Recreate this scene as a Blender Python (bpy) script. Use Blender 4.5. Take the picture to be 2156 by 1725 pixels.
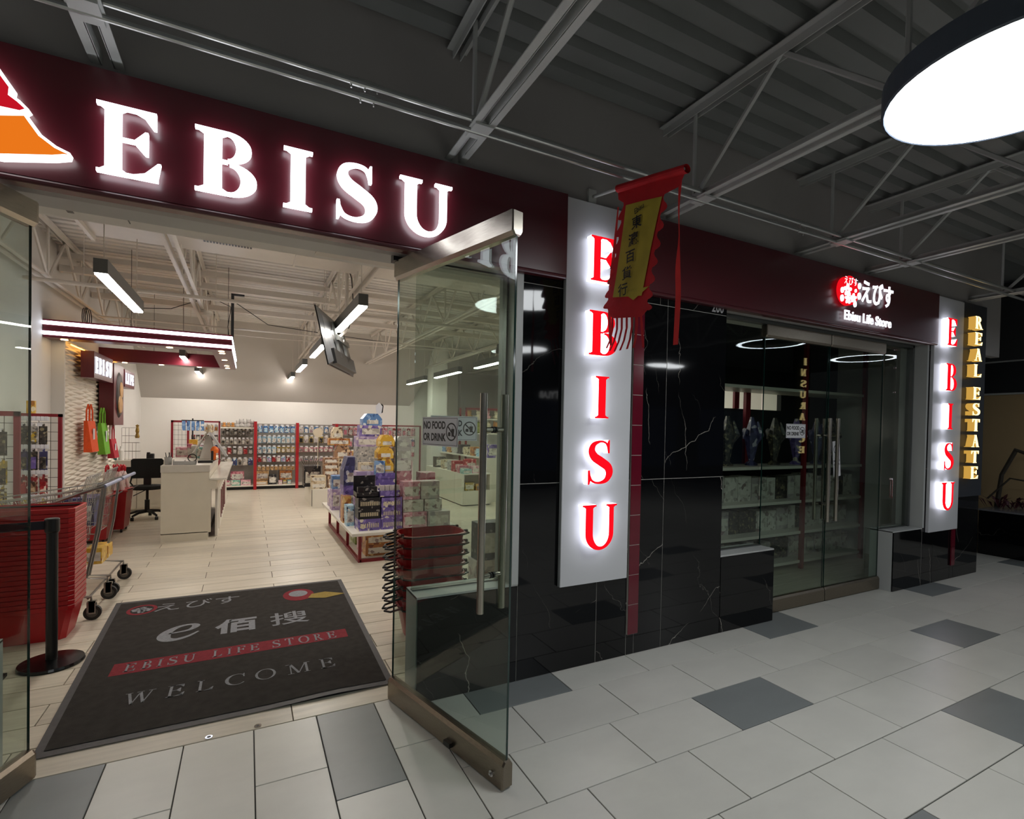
import bpy, math, random
from math import sin, cos, pi, radians as RAD, sqrt, atan2
from mathutils import Vector, Matrix

random.seed(7)
SC = bpy.context.scene
COL = SC.collection
for o in list(bpy.data.objects):
    bpy.data.objects.remove(o)

# ------------------------------------------------------------ camera, world, exposure
FPX, CX, CY = 1079.42, 1078.0, 918.06
YAW, PITCH, ROLL = RAD(27.305), RAD(-0.899), RAD(1.097)
CAMLOC = Vector((0.0, -2.785, 1.575))
fw = Vector((sin(YAW) * cos(PITCH), cos(YAW) * cos(PITCH), sin(PITCH)))
rt0 = Vector((cos(YAW), -sin(YAW), 0))
up0 = rt0.cross(fw)
rt = cos(ROLL) * rt0 + sin(ROLL) * up0
up = -sin(ROLL) * rt0 + cos(ROLL) * up0
cam = bpy.data.cameras.new('camera')
camo = bpy.data.objects.new('camera', cam)
COL.objects.link(camo)
M3 = Matrix((rt, up, -fw)).transposed()
camo.matrix_world = Matrix.Translation(CAMLOC) @ M3.to_4x4()
cam.sensor_fit = 'HORIZONTAL'
cam.sensor_width = 36.0
cam.lens = FPX / 2156.0 * 36.0
cam.shift_x = 0.0
cam.shift_y = (CY - 862.5) / 2156.0
cam.clip_start = 0.02
cam.clip_end = 200
SC.camera = camo

W = bpy.data.worlds.new('hall_ambient')
SC.world = W
W.use_nodes = True
W.node_tree.nodes['Background'].inputs[0].default_value = (0.55, 0.58, 0.62, 1)
W.node_tree.nodes['Background'].inputs[1].default_value = 0.05
SC.view_settings.view_transform = 'Standard'
SC.view_settings.look = 'None'
SC.view_settings.gamma = 1.0
SC.view_settings.use_curve_mapping = False
SC.view_settings.exposure = 0.0
SC.cycles.max_bounces = 9
SC.cycles.diffuse_bounces = 4
SC.cycles.glossy_bounces = 4
SC.cycles.transparent_max_bounces = 16
SC.cycles.transmission_bounces = 6
SC.cycles.sample_clamp_indirect = 4.0
SC.cycles.use_denoising = True
SC.cycles.caustics_reflective = False
SC.cycles.caustics_refractive = False

# strengths of the lamps, real and added, in one place
S_STRIP = 68.0      # store's pendant strip lights
S_DRUM = 21.0        # hall's drum lights, the added unseen ones too
S_SIGN = 4.5        # white sign letters
S_LED = 6.0         # LED bands of the canopy
S_SPOT = 30.0       # canopy downlights
S_GOLD = 2.6        # gold letters next door

# ------------------------------------------------------------ helpers
def lin(h):
    if isinstance(h, str):
        h = h.lstrip('#')
        c = [int(h[i:i + 2], 16) / 255 for i in (0, 2, 4)]
    else:
        c = h
    return tuple((x / 12.92 if x <= 0.04045 else ((x + 0.055) / 1.055) ** 2.4) for x in c) + (1.0,)

_mats = {}
def mat(name, col, rough=0.5, metal=0.0, noise=0.0, scale=8.0, bump=0.0, bscale=60.0, spec=0.5, coat=0.0, coatr=0.05, cior=1.5, em=None, es=0.0, stretch=None):
    if name in _mats:
        return _mats[name]
    m = bpy.data.materials.new(name)
    m.use_nodes = True
    nt = m.node_tree
    b = nt.nodes['Principled BSDF']
    c = lin(col)
    b.inputs['Base Color'].default_value = c
    b.inputs['Roughness'].default_value = rough
    b.inputs['Metallic'].default_value = metal
    b.inputs['Specular IOR Level'].default_value = spec
    b.inputs['Coat Weight'].default_value = coat
    b.inputs['Coat Roughness'].default_value = coatr
    b.inputs['Coat IOR'].default_value = cior
    if em is not None:
        b.inputs['Emission Color'].default_value = lin(em)
        b.inputs['Emission Strength'].default_value = es
    if noise > 0 or bump > 0:
        tc = nt.nodes.new('ShaderNodeTexCoord')
        src = tc.outputs['Object']
        if stretch:
            mp = nt.nodes.new('ShaderNodeMapping')
            mp.inputs['Scale'].default_value = stretch
            nt.links.new(src, mp.inputs[0])
            src = mp.outputs[0]
    if noise > 0:
        n = nt.nodes.new('ShaderNodeTexNoise')
        n.inputs['Scale'].default_value = scale
        n.inputs['Detail'].default_value = 5
        nt.links.new(src, n.inputs['Vector'])
        r = nt.nodes.new('ShaderNodeMapRange')
        r.inputs['From Min'].default_value = 0.3
        r.inputs['From Max'].default_value = 0.7
        r.inputs['To Min'].default_value = 1 - noise
        r.inputs['To Max'].default_value = 1 + noise
        nt.links.new(n.outputs['Fac'], r.inputs['Value'])
        mx = nt.nodes.new('ShaderNodeVectorMath')
        mx.operation = 'SCALE'
        mx.inputs[0].default_value = c[:3]
        nt.links.new(r.outputs[0], mx.inputs['Scale'])
        nt.links.new(mx.outputs[0], b.inputs['Base Color'])
    if bump > 0:
        n2 = nt.nodes.new('ShaderNodeTexNoise')
        n2.inputs['Scale'].default_value = bscale
        n2.inputs['Detail'].default_value = 4
        nt.links.new(src, n2.inputs['Vector'])
        bp = nt.nodes.new('ShaderNodeBump')
        bp.inputs['Strength'].default_value = bump
        bp.inputs['Distance'].default_value = 0.01
        nt.links.new(n2.outputs['Fac'], bp.inputs['Height'])
        nt.links.new(bp.outputs[0], b.inputs['Normal'])
    _mats[name] = m
    return m

def emat(name, col, s):
    if name in _mats:
        return _mats[name]
    m = bpy.data.materials.new(name)
    m.use_nodes = True
    nt = m.node_tree
    nt.nodes.clear()
    e = nt.nodes.new('ShaderNodeEmission')
    e.inputs[0].default_value = lin(col)
    e.inputs[1].default_value = s
    o = nt.nodes.new('ShaderNodeOutputMaterial')
    nt.links.new(e.outputs[0], o.inputs[0])
    _mats[name] = m
    return m

def printmat(name, cols, scale=30.0, rough=0.35):
    """printed carton or blister card: irregular cells of flat ink colours"""
    if name in _mats:
        return _mats[name]
    m = bpy.data.materials.new(name)
    m.use_nodes = True
    nt = m.node_tree
    b = nt.nodes['Principled BSDF']
    b.inputs['Roughness'].default_value = rough
    tc = nt.nodes.new('ShaderNodeTexCoord')
    oi = nt.nodes.new('ShaderNodeObjectInfo')
    ad = nt.nodes.new('ShaderNodeVectorMath')
    ad.operation = 'ADD'
    nt.links.new(tc.outputs['Object'], ad.inputs[0])
    sc = nt.nodes.new('ShaderNodeVectorMath')
    sc.operation = 'SCALE'
    sc.inputs[0].default_value = (7, 5, 3)
    nt.links.new(oi.outputs['Random'], sc.inputs['Scale'])
    nt.links.new(sc.outputs[0], ad.inputs[1])
    v = nt.nodes.new('ShaderNodeTexVoronoi')
    v.inputs['Scale'].default_value = scale
    nt.links.new(ad.outputs[0], v.inputs['Vector'])
    sep = nt.nodes.new('ShaderNodeSeparateColor')
    nt.links.new(v.outputs['Color'], sep.inputs[0])
    r = nt.nodes.new('ShaderNodeValToRGB')
    r.color_ramp.interpolation = 'CONSTANT'
    els = r.color_ramp.elements
    n = len(cols)
    while len(els) < n:
        els.new(0.5)
    w = [0.0, 0.55, 0.80, 0.92, 0.97][:n]
    for i in range(n):
        els[i].position = w[i]
        els[i].color = lin(cols[i])
    nt.links.new(sep.outputs[0], r.inputs[0])
    nt.links.new(r.outputs[0], b.inputs['Base Color'])
    _mats[name] = m
    return m

def glassmat(name, tint, f0=0.045):
    """thin clear sheet: straight-through light with a Fresnel reflection"""
    m = bpy.data.materials.new(name)
    m.use_nodes = True
    nt = m.node_tree
    nt.nodes.clear()
    lw = nt.nodes.new('ShaderNodeLayerWeight')
    lw.inputs['Blend'].default_value = 0.5
    p = nt.nodes.new('ShaderNodeMath'); p.operation = 'POWER'; p.inputs[1].default_value = 5
    nt.links.new(lw.outputs['Facing'], p.inputs[0])
    a = nt.nodes.new('ShaderNodeMath'); a.operation = 'MULTIPLY_ADD'
    a.inputs[1].default_value = 1 - f0; a.inputs[2].default_value = f0
    nt.links.new(p.outputs[0], a.inputs[0])
    t = nt.nodes.new('ShaderNodeBsdfTransparent'); t.inputs[0].default_value = tint
    g = nt.nodes.new('ShaderNodeBsdfGlossy'); g.inputs['Roughness'].default_value = 0.0
    mx = nt.nodes.new('ShaderNodeMixShader')
    nt.links.new(a.outputs[0], mx.inputs[0])
    nt.links.new(t.outputs[0], mx.inputs[1])
    nt.links.new(g.outputs[0], mx.inputs[2])
    o = nt.nodes.new('ShaderNodeOutputMaterial')
    nt.links.new(mx.outputs[0], o.inputs[0])
    return m

class MB:
    def __init__(s):
        s.v = []; s.f = []; s.mi = []; s.cur = 0
    def m(s, i):
        s.cur = i; return s
    def add(s, vs, fs, M=None):
        n = len(s.v)
        if M is not None:
            vs = [M @ Vector(v) for v in vs]
        s.v += [tuple(v) for v in vs]
        s.f += [tuple(i + n for i in f) for f in fs]
        s.mi += [s.cur] * len(fs)
        return s
    def box(s, x0, x1, y0, y1, z0, z1, M=None):
        vs = [(x0, y0, z0), (x1, y0, z0), (x1, y1, z0), (x0, y1, z0), (x0, y0, z1), (x1, y0, z1), (x1, y1, z1), (x0, y1, z1)]
        return s.add(vs, [(0, 3, 2, 1), (4, 5, 6, 7), (0, 1, 5, 4), (1, 2, 6, 5), (2, 3, 7, 6), (3, 0, 4, 7)], M)
    def bbox(s, x0, x1, y0, y1, z0, z1, b, M=None):
        """box with chamfered vertical and top edges"""
        def ring(z, i):
            X0, X1, Y0, Y1 = x0 + i, x1 - i, y0 + i, y1 - i
            return [(X0 + b, Y0, z), (X1 - b, Y0, z), (X1, Y0 + b, z), (X1, Y1 - b, z), (X1 - b, Y1, z), (X0 + b, Y1, z), (X0, Y1 - b, z), (X0, Y0 + b, z)]
        return s.loft([ring(z0, 0), ring(z1 - b, 0), ring(z1, b * 0.7)], M=M)
    def loft(s, rings, cap=True, M=None, closed=True):
        n = len(rings[0]); vs = [p for r in rings for p in r]; fs = []
        for k in range(len(rings) - 1):
            for i in range(n if closed else n - 1):
                j = (i + 1) % n
                fs.append((k * n + i, k * n + j, (k + 1) * n + j, (k + 1) * n + i))
        if cap:
            fs.append(tuple(range(n))[::-1])
            fs.append(tuple((len(rings) - 1) * n + i for i in range(n)))
        return s.add(vs, fs, M)
    def tube(s, pts, r, n=8, cap=True, M=None, closed=False):
        pts = [Vector(p) for p in pts]; rings = []; N = len(pts)
        prev = None
        for i, p in enumerate(pts):
            if closed:
                t = (pts[(i + 1) % N] - pts[i - 1])
            else:
                t = pts[min(i + 1, N - 1)] - pts[max(i - 1, 0)]
            t.normalize()
            if prev is None:
                a = Vector((0, 0, 1)) if abs(t.z) < 0.9 else Vector((1, 0, 0))
                u = t.cross(a).normalized()
            else:
                u = (prev - t * prev.dot(t)).normalized()
            prev = u
            w = t.cross(u)
            rr = r[i] if isinstance(r, (list, tuple)) else r
            rings.append([tuple(p + rr * (cos(2 * pi * k / n) * u + sin(2 * pi * k / n) * w)) for k in range(n)])
        if closed:
            rings.append(rings[0])
            return s.loft(rings, cap=False, M=M)
        return s.loft(rings, cap=cap, M=M)
    def cyl(s, cx, cy, z0, z1, r, n=20, r2=None, M=None):
        r2 = r if r2 is None else r2
        return s.loft([[(cx + q * cos(2 * pi * k / n), cy + q * sin(2 * pi * k / n), z) for k in range(n)] for z, q in ((z0, r), (z1, r2))], M=M)
    def lathe(s, prof, n=20, M=None):
        return s.loft([[(r * cos(2 * pi * k / n), r * sin(2 * pi * k / n), z) for k in range(n)] for r, z in prof], M=M)
    def prism(s, poly, y0, y1, M=None):
        """polygon in x,z extruded along y"""
        n = len(poly)
        vs = [(x, y0, z) for x, z in poly] + [(x, y1, z) for x, z in poly]
        fs = [tuple(range(n)), tuple(range(2 * n - 1, n - 1, -1))]
        fs += [(i, n + i, n + (i + 1) % n, (i + 1) % n) for i in range(n)]
        return s.add(vs, fs, M)
    def flat(s, poly, y, M=None):
        return s.add([(x, y, z) for x, z in poly], [tuple(range(len(poly)))], M)
    def data(s, name, mats, smooth=False):
        me = bpy.data.meshes.new(name)
        me.from_pydata(s.v, [], s.f)
        for m in (mats if isinstance(mats, (list, tuple)) else [mats]):
            me.materials.append(m)
        if any(s.mi):
            me.polygons.foreach_set('material_index', s.mi)
        if smooth:
            me.shade_smooth()
        me.update()
        return me
    def build(s, name, mats, parent=None, smooth=False, loc=None, rotz=0):
        o = bpy.data.objects.new(name, s.data(name, mats, smooth))
        COL.objects.link(o)
        if parent is not None:
            o.parent = parent
        if loc is not None:
            o.location = loc
        if rotz:
            o.rotation_euler = (0, 0, rotz)
        return o

def tag(o, label=None, cat=None, group=None, kind=None):
    if label: o['label'] = label
    if cat: o['category'] = cat
    if group: o['group'] = group
    if kind: o['kind'] = kind
    return o

def thing(name, label, cat, loc=(0, 0, 0), rotz=0, group=None):
    o = bpy.data.objects.new(name, None)
    COL.objects.link(o)
    o.empty_display_size = 0.1
    o.location = loc
    o.rotation_euler = (0, 0, rotz)
    return tag(o, label, cat, group)

def struct(name, parent=None):
    o = bpy.data.objects.new(name, None)
    COL.objects.link(o)
    if parent: o.parent = parent
    o['kind'] = 'structure'
    return o

def place(name, me, loc=(0, 0, 0), rotz=0, parent=None, rot=None):
    o = bpy.data.objects.new(name, me)
    COL.objects.link(o)
    o.location = loc
    o.rotation_euler = rot if rot else (0, 0, rotz)
    if parent is not None:
        o.parent = parent
    return o

def dup(root, loc, rotz=None, label=None, group=None):
    def cp(o, par):
        c = o.copy()
        COL.objects.link(c)
        if par is not None:
            c.parent = par
        for ch in o.children:
            cp(ch, c)
        return c
    r = cp(root, None)
    r.location = loc
    if rotz is not None:
        r.rotation_euler = (0, 0, rotz)
    if label: r['label'] = label
    if group: r['group'] = group
    return r

# ------------------------------------------------------------ lettering
def ellring(cx, cy, rx, ry, ix, iy, a0, a1, n=18, icx=None, icy=None):
    icx = cx if icx is None else icx; icy = cy if icy is None else icy
    out = []
    for k in range(n):
        p = a0 + (a1 - a0) * k / n; q = a0 + (a1 - a0) * (k + 1) / n
        out.append([(cx + rx * cos(p), cy + ry * sin(p)), (cx + rx * cos(q), cy + ry * sin(q)),
                    (icx + ix * cos(q), icy + iy * sin(q)), (icx + ix * cos(p), icy + iy * sin(p))])
    return out

def stroke(pts, ws, n=6):
    """variable-width ribbon through points (Catmull-Rom)"""
    P = [pts[0]] + list(pts) + [pts[-1]]; Wd = [ws[0]] + list(ws) + [ws[-1]]
    Q = []
    for i in range(1, len(P) - 2):
        for k in range(n):
            t = k / n
            def cr(a, b, c, d): return 0.5 * ((2 * b) + (-a + c) * t + (2 * a - 5 * b + 4 * c - d) * t * t + (-a + 3 * b - 3 * c + d) * t ** 3)
            Q.append((cr(P[i - 1][0], P[i][0], P[i + 1][0], P[i + 2][0]), cr(P[i - 1][1], P[i][1], P[i + 1][1], P[i + 2][1]), cr(Wd[i - 1], Wd[i], Wd[i + 1], Wd[i + 2])))
    Q.append((pts[-1][0], pts[-1][1], ws[-1]))
    L = []; R_ = []
    for i, (x, y, w) in enumerate(Q):
        a = Q[max(i - 1, 0)]; b = Q[min(i + 1, len(Q) - 1)]
        dx, dy = b[0] - a[0], b[1] - a[1]; l = math.hypot(dx, dy) or 1
        nx, ny = -dy / l, dx / l
        L.append((x + nx * w / 2, y + ny * w / 2)); R_.append((x - nx * w / 2, y - ny * w / 2))
    return [[L[i], L[i + 1], R_[i + 1], R_[i]] for i in range(len(Q) - 1)]

def rect(x0, y0, x1, y1):
    return [(x0, y0), (x1, y0), (x1, y1), (x0, y1)]

def glyph(ch, w=0.17, h=0.045, s=0.08):
    """serif capital, cap height 1: convex pieces and advance width. w stem, h hairline, s serif"""
    P = []
    def stem(x, y0=0.0, y1=1.0, ser0=True, ser1=True, ww=None):
        ww = w if ww is None else ww
        P.append(rect(x, y0, x + ww, y1))
        b = s * 0.45
        if ser0:
            P.append(rect(x - s, y0, x + ww + s, y0 + h)); P.append([(x - s * .6, y0 + h), (x + ww + s * .6, y0 + h), (x + ww, y0 + h + b), (x, y0 + h + b)])
        if ser1:
            P.append(rect(x - s, y1 - h, x + ww + s, y1)); P.append([(x, y1 - h - b), (x + ww, y1 - h - b), (x + ww + s * .6, y1 - h), (x - s * .6, y1 - h)])
    def arm(x0, x1, top, full=True):
        if top:
            P.append(rect(x0, 1 - h, x1, 1)); P.append([(x1 - .17, 1 - h), (x1 - .035, .76), (x1, .76), (x1, 1 - h)]); P.append([(x1 - .24, 1 - h), (x1 - .07, .88), (x1, 1 - h)])
        else:
            P.append(rect(x0, 0, x1, h)); P.append([(x1 - .19, h), (x1, h), (x1 + .035, .27), (x1, .27)]); P.append([(x1 - .28, h), (x1, h), (x1 - .05, .13)])
    x = s
    if ch == 'I':
        stem(x); return P, w + 2 * s
    if ch in 'EF':
        stem(x); e = x + w + .40; arm(x + w, e, True)
        P.append(rect(x + w, .5, e - .12, .5 + h)); m = e - .13
        P.append([(m - .12, .5), (m, .36), (m + .035, .36), (m + .035, .69), (m, .69), (m - .12, .5 + h)])
        if ch == 'E':
            arm(x + w, e + .02, False); return P, e + .07
        return P, e + .02
    if ch == 'L':
        stem(x); e = x + w + .40; arm(x + w, e, False); return P, e + .05
    if ch == 'T':
        W_ = .66; c = W_ / 2; stem(c - w / 2, ser1=False); P.append(rect(.03, 1 - h, W_ - .03, 1))
        P.append([(0.0, .74), (.035, .74), (.12, 1 - h), (.0, 1)]); P.append([(W_ - .12, 1 - h), (W_ - .035, .74), (W_, .74), (W_, 1)]); return P, W_
    if ch in 'BRP':
        stem(x); c = x + w + .06
        P.append(rect(x + w, 1 - h, c, 1)); P.append(rect(x + w, .5, c, .5 + h))
        P += ellring(c, .75 + h / 4, .19 + w * .35, .25 - h / 4, .19 - w * .55, .25 - h * 1.3, -pi / 2, pi / 2)
        if ch == 'B':
            P.append(rect(x + w, 0, c + .02, h))
            P += ellring(c + .02, .26, .23 + w * .35, .26, .23 - w * .6, .26 - h, -pi / 2, pi / 2)
            return P, c + .27 + w * .35
        if ch == 'R':
            P.append([(c - .04, .5 + h), (c + w * .9 - .04, .5 + h), (c + .3 + w * .6, 0.03), (c + .3 - w * .3, 0.03)]); P.append(rect(c + .14, 0, c + .36 + w * .6, h))
            return P, c + .36 + w * .6
        return P, c + .25
    if ch == 'S':
        a = w * 1.08
        P += stroke([(.50, .80), (.44, .93), (.30, .965), (.15, .90), (.10, .76), (.17, .62), (.33, .51), (.49, .39), (.53, .24), (.45, .09), (.28, .035), (.12, .08), (.05, .22)],
                    [h, h * 1.1, h * 1.2, w * .6, a * .8, a, a * 1.05, a, a * .85, w * .6, h * 1.3, h * 1.2, h], 5)
        P.append([(.49, .70), (.53, .70), (.53, 1.0), (.50, 1.0), (.46, .9)]); P.append([(.02, .0), (.05, .0), (.09, .1), (.06, .32), (.02, .32)])
        return P, .60
    if ch == 'U':
        ww = w; hh = w * .62 if w > .16 else h * 1.5
        e = x + ww + .40
        stem(x, .34, 1, False, True); stem(e, .34, 1, False, True, hh)
        c = (x + e + hh) / 2
        P += ellring(c, .36, (e + hh - x) / 2, .375, (e - x - ww) / 2, .375 - h * 1.9, pi, 2 * pi, 22, icx=(x + ww + e) / 2)
        return P, e + hh + s
    if ch in 'OQ':
        P += ellring(.42, .5, .42, .52, .42 - w * 1.05, .52 - h * 1.1, 0, 2 * pi, 36); return P, .84
    if ch == 'C':
        P += ellring(.42, .5, .42, .52, .42 - w * 1.05, .52 - h * 1.1, RAD(48), RAD(318), 30, icx=.45)
        P.append([(.69, .68), (.73, .68), (.73, 1.02), (.70, 1.02), (.655, .9)]); return P, .76
    if ch == 'G':
        P += ellring(.42, .5, .42, .52, .42 - w * 1.05, .52 - h * 1.1, RAD(48), RAD(300), 30, icx=.45); stem(.58, .03, .42, False, True); return P, .84
    def diag(x0, y0, x1, y1, ww):
        P.append([(x0 - ww / 2, y0), (x0 + ww / 2, y0), (x1 + ww / 2, y1), (x1 - ww / 2, y1)])
    def ser(xc, y):
        P.append(rect(xc - w * .5 - s, y, xc + w * .5 + s, y + h))
    if ch == 'A':
        diag(.13, 0, .37, 1, h * 1.4); diag(.66, 0, .37, 1, w * 1.1); P.append(rect(.2, .33, .56, .33 + h)); ser(.13, 0); ser(.66, 0); return P, .80
    if ch == 'N':
        P.append(rect(.13, 0, .13 + h * 1.4, 1)); diag(.74 - w * .3, 0, .16, 1, w * 1.1); P.append(rect(.74, 0, .74 + h * 1.4, 1)); ser(.15, 0); ser(.08, 1 - h); ser(.77, 1 - h); return P, .90
    if ch == 'M':
        P.append(rect(.12, 0, .12 + h * 1.4, 1)); diag(.46, 0.02, .16, 1, w * 1.1); diag(.46, 0.02, .78, 1, h * 1.4); P.append(rect(.76, 0, .76 + w, 1)); ser(.14, 0); ser(.76 + w / 2, 0); ser(.08, 1 - h); ser(.80 + w / 2, 1 - h); return P, 1.05
    if ch == 'W':
        diag(.30, 0, .10, 1, w * 1.1); diag(.30, 0, .50, .95, h * 1.4); diag(.70, 0, .50, 1, w * 1.1); diag(.70, 0, .92, 1, h * 1.4); ser(.10, 1 - h); ser(.50, 1 - h); ser(.92, 1 - h); return P, 1.05
    if ch == 'Y':
        P.append(rect(.33, 0, .33 + w, .5)); diag(.33 + w / 2, .45, .12, 1, w); diag(.33 + w / 2, .45, .72, 1, h * 1.4); ser(.33 + w / 2, 0); ser(.12, 1 - h); ser(.72, 1 - h); return P, .84
    return P, .4

def glyph_mb(mb, ch, x, z, H, Wd, y0, y1, w=0.17, h=0.045, s=0.08, M=None):
    """glyph fitted to a box: left x, foot z, height H, width Wd; extruded y0..y1"""
    P, adv = glyph(ch, w, h, s)
    xs = [p[0] for q in P for p in q]; a, b = min(xs), max(xs)
    k = Wd / (b - a)
    for q in P:
        ar = sum(q[i][0] * q[(i + 1) % len(q)][1] - q[(i + 1) % len(q)][0] * q[i][1] for i in range(len(q)))
        if abs(ar) < 1e-9: continue
        if ar < 0: q = q[::-1]
        poly = [(x + (u - a) * k, z + v * H) for u, v in q]
        if y1 is None: mb.flat(poly, y0, M)
        else: mb.prism(poly, y0, y1, M)

def text_data(body, size, depth=0.0, bold=0.0, align='CENTER', mats=None, name='text', shear=0.0, sx=1.0, res=3):
    """built-in lettering turned into a mesh lying in x,y"""
    cu = bpy.data.curves.new(name, 'FONT')
    cu.body = body; cu.size = size; cu.extrude = depth; cu.offset = bold
    cu.align_x = align; cu.align_y = 'CENTER'; cu.shear = shear; cu.resolution_u = res
    ob = bpy.data.objects.new(name, cu)
    COL.objects.link(ob)
    dg = bpy.context.evaluated_depsgraph_get()
    me = bpy.data.meshes.new_from_object(ob.evaluated_get(dg))
    bpy.data.objects.remove(ob); bpy.data.curves.remove(cu)
    me.name = name
    if sx != 1.0:
        me.transform(Matrix.Scale(sx, 4, (1, 0, 0)))
    me.materials.clear()
    for m in (mats if isinstance(mats, (list, tuple)) else [mats]):
        me.materials.append(m)
    return me
# ------------------------------------------------------------ materials
def marble():
    m = bpy.data.materials.new('black_veined_tile')
    m.use_nodes = True
    nt = m.node_tree; b = nt.nodes['Principled BSDF']
    b.inputs['Roughness'].default_value = 0.045
    b.inputs['Specular IOR Level'].default_value = 0.36
    tc = nt.nodes.new('ShaderNodeTexCoord'); oi = nt.nodes.new('ShaderNodeObjectInfo')
    sc = nt.nodes.new('ShaderNodeVectorMath'); sc.operation = 'SCALE'; sc.inputs[0].default_value = (9, 4, 13)
    nt.links.new(oi.outputs['Random'], sc.inputs['Scale'])
    ad = nt.nodes.new('ShaderNodeVectorMath'); ad.operation = 'ADD'
    nt.links.new(tc.outputs['Object'], ad.inputs[0]); nt.links.new(sc.outputs[0], ad.inputs[1])
    sx = nt.nodes.new('ShaderNodeSeparateXYZ'); nt.links.new(ad.outputs[0], sx.inputs[0])
    def M_(op, a, b=None, c=None):
        n = nt.nodes.new('ShaderNodeMath'); n.operation = op
        for i, v in enumerate((a, b, c)):
            if v is None: continue
            if isinstance(v, (int, float)): n.inputs[i].default_value = v
            else: nt.links.new(v, n.inputs[i])
        return n.outputs[0]
    def wander(scale, det, off):
        mo = nt.nodes.new('ShaderNodeVectorMath'); mo.operation = 'ADD'; mo.inputs[1].default_value = (off, off * 2, off)
        nt.links.new(ad.outputs[0], mo.inputs[0])
        n = nt.nodes.new('ShaderNodeTexNoise'); n.inputs['Scale'].default_value = scale; n.inputs['Detail'].default_value = det; n.inputs['Roughness'].default_value = 0.55
        nt.links.new(mo.outputs[0], n.inputs['Vector'])
        return M_('SUBTRACT', n.outputs['Fac'], 0.5)
    def vein(kx, kz, period, amp, width, off):
        t = M_('ADD', M_('MULTIPLY', sx.outputs[0], kx), M_('MULTIPLY', sx.outputs[2], kz))
        t = M_('ADD', t, M_('MULTIPLY', wander(1.3, 8.0, off), amp))
        t = M_('ADD', t, off)
        d = M_('PINGPONG', t, period)
        n = nt.nodes.new('ShaderNodeMapRange'); n.inputs['From Max'].default_value = width; n.inputs['To Min'].default_value = 1; n.inputs['To Max'].default_value = 0
        nt.links.new(d, n.inputs['Value'])
        r = nt.nodes.new('ShaderNodeMapRange'); r.inputs['From Min'].default_value = -0.02; r.inputs['From Max'].default_value = 0.10
        nt.links.new(wander(1.7, 2.0, off + 5.0), r.inputs['Value'])
        return M_('MULTIPLY', n.outputs[0], r.outputs[0])
    v1 = vein(1.0, 0.12, 0.42, 0.55, 0.0035, 0.31)
    v2 = M_('MULTIPLY', vein(0.55, -0.85, 0.55, 0.5, 0.0028, 1.77), 0.8)
    v3 = M_('MULTIPLY', vein(1.0, 0.5, 0.21, 0.7, 0.0025, 2.9), 0.22)
    vm = M_('MAXIMUM', M_('MAXIMUM', v1, v2), v3)
    mx = nt.nodes.new('ShaderNodeMix'); mx.data_type = 'RGBA'
    mx.inputs[6].default_value = (0.0035, 0.0037, 0.0045, 1); mx.inputs[7].default_value = (0.5, 0.46, 0.4, 1)
    nt.links.new(vm, mx.inputs[0])
    nt.links.new(mx.outputs[2], b.inputs['Base Color'])
    # polished stone is never quite flat: faint waviness in the reflections
    n4 = nt.nodes.new('ShaderNodeTexNoise'); n4.inputs['Scale'].default_value = 2.2; n4.inputs['Detail'].default_value = 1
    nt.links.new(ad.outputs[0], n4.inputs['Vector'])
    bp = nt.nodes.new('ShaderNodeBump'); bp.inputs['Strength'].default_value = 0.12; bp.inputs['Distance'].default_value = 0.02
    nt.links.new(n4.outputs['Fac'], bp.inputs['Height']); nt.links.new(bp.outputs[0], b.inputs['Normal'])
    return m

def tilemat(name, col, amt=0.06, rough=0.32, woodish=False):
    """porcelain floor: soft cloud, each piece a touch different"""
    m = bpy.data.materials.new(name); m.use_nodes = True
    nt = m.node_tree; b = nt.nodes['Principled BSDF']
    b.inputs['Roughness'].default_value = rough
    tc = nt.nodes.new('ShaderNodeTexCoord'); oi = nt.nodes.new('ShaderNodeObjectInfo')
    sc = nt.nodes.new('ShaderNodeVectorMath'); sc.operation = 'SCALE'; sc.inputs[0].default_value = (19, 31, 7)
    nt.links.new(oi.outputs['Random'], sc.inputs['Scale'])
    ad = nt.nodes.new('ShaderNodeVectorMath'); ad.operation = 'ADD'
    nt.links.new(tc.outputs['Object'], ad.inputs[0]); nt.links.new(sc.outputs[0], ad.inputs[1])
    mp = nt.nodes.new('ShaderNodeMapping'); mp.inputs['Scale'].default_value = (1.2, 14, 1) if woodish else (1.6, 3.0, 1)
    nt.links.new(ad.outputs[0], mp.inputs[0])
    n = nt.nodes.new('ShaderNodeTexNoise'); n.inputs['Scale'].default_value = 2.0 if woodish else 1.6; n.inputs['Detail'].default_value = 6; n.inputs['Roughness'].default_value = 0.6
    nt.links.new(mp.outputs[0], n.inputs['Vector'])
    r = nt.nodes.new('ShaderNodeMapRange'); r.inputs['From Min'].default_value = 0.3; r.inputs['From Max'].default_value = 0.7
    r.inputs['To Min'].default_value = 1 - amt; r.inputs['To Max'].default_value = 1 + amt
    nt.links.new(n.outputs['Fac'], r.inputs['Value'])
    r2 = nt.nodes.new('ShaderNodeMapRange'); r2.inputs['To Min'].default_value = 1 - amt * 0.7; r2.inputs['To Max'].default_value = 1 + amt * 0.7
    nt.links.new(oi.outputs['Random'], r2.inputs['Value'])
    mu = nt.nodes.new('ShaderNodeMath'); mu.operation = 'MULTIPLY'
    nt.links.new(r.outputs[0], mu.inputs[0]); nt.links.new(r2.outputs[0], mu.inputs[1])
    v = nt.nodes.new('ShaderNodeVectorMath'); v.operation = 'SCALE'; v.inputs[0].default_value = lin(col)[:3]
    nt.links.new(mu.outputs[0], v.inputs['Scale'])
    nt.links.new(v.outputs[0], b.inputs['Base Color'])
    return m

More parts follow.
